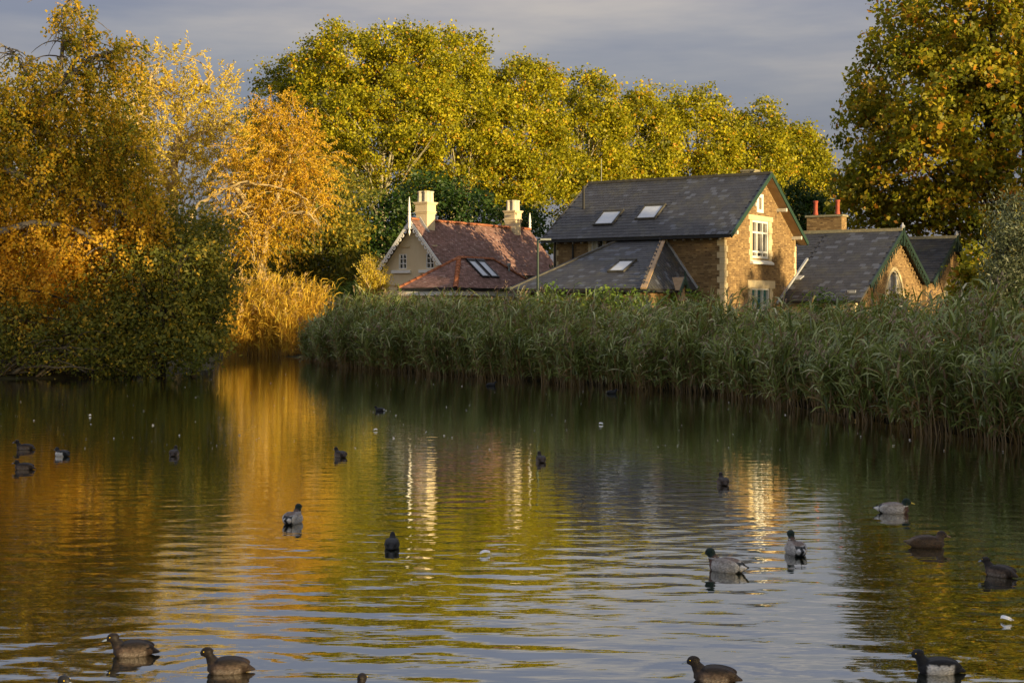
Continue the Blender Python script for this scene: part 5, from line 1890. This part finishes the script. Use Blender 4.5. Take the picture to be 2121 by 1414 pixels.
def duck(species, pose, px, py, heading, label, size=1.0):
    x, y = wl(px, py)
    body, bm_, em_, eye, k = duck_proto(species, pose)
    kind = {'mallard_male': 'mallard_drake', 'mallard_female': 'mallard_hen', 'tufted_male': 'tufted_drake', 'tufted_female': 'tufted_hen', 'coot': 'coot', 'moorhen': 'moorhen'}[species]
    T = empty(kind, (x, y, .0), R(heading), label, 'coot' if species == 'coot' else ('moorhen' if species == 'moorhen' else 'duck'), 'water birds on the pond')
    T.scale = (k * size * .94,) * 3
    obj('body', body, T)
    obj('bill', bm_, T)
    for s_ in (-1, 1):
        e_ = obj('eye', em_, T); e_.location = (eye[0], s_ * eye[1], eye[2])
    return T


duck('tufted_female', 'up', 50, 931, 184, 'brown duck facing left, upper of the pair at left edge')
duck('tufted_female', 'rest', 48, 972, 178, 'brown duck facing left, lower of the pair at left edge')
duck('tufted_male', 'rest', 127, 944, 150, 'black duck with white flank near the left edge')
duck('tufted_female', 'mid', 361, 943, 92, 'small dark duck seen from behind in the orange reflection at left')
duck('tufted_female', 'mid', 704, 946, 128, 'dark duck facing away left of the cottage reflection')
duck('moorhen', 'mid', 786, 851, 160, 'tiny black moorhen with white tail far out on the pond')
duck('coot', 'mid', 1018, 799, 5, 'black coot with white bill swimming close to the reed edge')
duck('coot', 'mid', 1268, 815, 8, 'black coot nearest the reeds below the brick house')
duck('tufted_female', 'mid', 1120, 956, 100, 'dark duck seen from behind in mid pond')
duck('tufted_female', 'mid', 1497, 1003, 95, 'brown duck seen from behind left of the golden gable reflection')
duck('mallard_male', 'mid', 608, 1082, 78, 'mallard drake swimming away in the orange reflection, leaving a wake')
duck('coot', 'mid', 812, 1134, 92, 'round black coot seen from behind in the centre foreground')
duck('mallard_male', 'mid', 1500, 1182, 138, 'grey mallard drake facing away left, below the golden reflection')
duck('mallard_male', 'up', 1647, 1146, 95, 'mallard drake seen from behind right of the golden reflection')
duck('mallard_male', 'rest', 1855, 1062, -6, 'mallard drake with green head and yellow bill facing right')
duck('mallard_female', 'rest', 1925, 1133, -6, 'mottled brown mallard hen facing right')
duck('tufted_female', 'mid', 2068, 1192, 132, 'dark duck facing away near the right edge')
duck('tufted_female', 'mid', 272, 1356, 190, 'dark brown duck facing left in the left foreground ripples')
duck('tufted_female', 'up', 468, 1392, 186, 'brown duck with raised head and yellow eye in the left foreground')
duck('tufted_male', 'up', 98, 1452, -20, 'black duck head with yellow eye cut off at the bottom left')
duck('tufted_female', 'up', 738, 1462, 80, 'dark duck head just showing at the bottom edge')
duck('tufted_female', 'mid', 1476, 1410, 168, 'brown duck facing left at the bottom right of centre')
duck('tufted_male', 'mid', 1940, 1393, 178, 'black duck with pale flank and blue bill in the right foreground')

# ------------------------------------------------------------------ floating feathers and specks
g = np.random.default_rng(401)


def feather(px, py, ln, ang, label):
    x, y = wl(px, py)
    T = empty('feather', (x, y, .012), ang, label, 'feather', 'feathers floating on the pond')
    V, Fq = [], []
    for j, t in enumerate(np.linspace(0, 1, 7)):
        w = ln * .16 * math.sin(min(1, t * 1.25) * math.pi * .8 + .15)
        c = ln * .25 * math.sin(t * 2.4)
        V += [(ln * (t - .5), c - w, .012 * math.sin(t * 3)), (ln * (t - .5), c, .022 + .012 * math.sin(t * 3)), (ln * (t - .5), c + w, .012 * math.sin(t * 3))]
    for j in range(6):
        for i in range(2):
            Fq.append((j * 3 + i, j * 3 + i + 1, j * 3 + i + 4, j * 3 + i + 3))
    obj('vane', quad_mesh('vane', V, Fq, 'feather', smooth=True), T)
    q = MB(); q.bar((-ln * .75, 0, .01), (-ln * .45, ln * .05, .012), .004, .004); q.build('quill', 'feather', T)


feather(1005, 1149, .11, .4, 'white curled feather floating in the yellow reflection at centre')
feather(2086, 1286, .09, 2.0, 'small white feather floating near the right edge')
feather(778, 892, .07, .2, 'white feather floating far out below the moorhen')
feather(1245, 879, .08, 2.6, 'white feather floating below the far coot')
feather(187, 862, .06, 1.0, 'white feather floating near the left bank')
N = 420
py = 756 + 180 * g.random(N) ** 1.3
px = g.uniform(-60, 2150, N)
edge = np.interp(px, [0, 430, 470, 640, 1000, 1500, 1740, 2121], [800, 785, 745, 755, 795, 828, 872, 936])
ok = py > edge + 2
px, py = px[ok], py[ok]
N = len(px)
xy = np.array([wl(a_, b_) for a_, b_ in zip(px, py)])
C = np.column_stack([xy, np.full(N, .012)])
an = g.random(N) * 6.283
sz = .018 + .04 * g.random(N) ** 4
a = np.column_stack([np.cos(an), np.sin(an), np.zeros(N)]); bb = np.column_stack([-np.sin(an), np.cos(an), np.full(N, .5)])
sp_o = obj('floating_specks', leaf_mesh('floating_specks', C, a, bb, sz, sz * .8, 'speck', np.full(N, .5)))
tag(sp_o, 'pale fluff and seed specks scattered over the far water', 'specks', None, 'stuff')
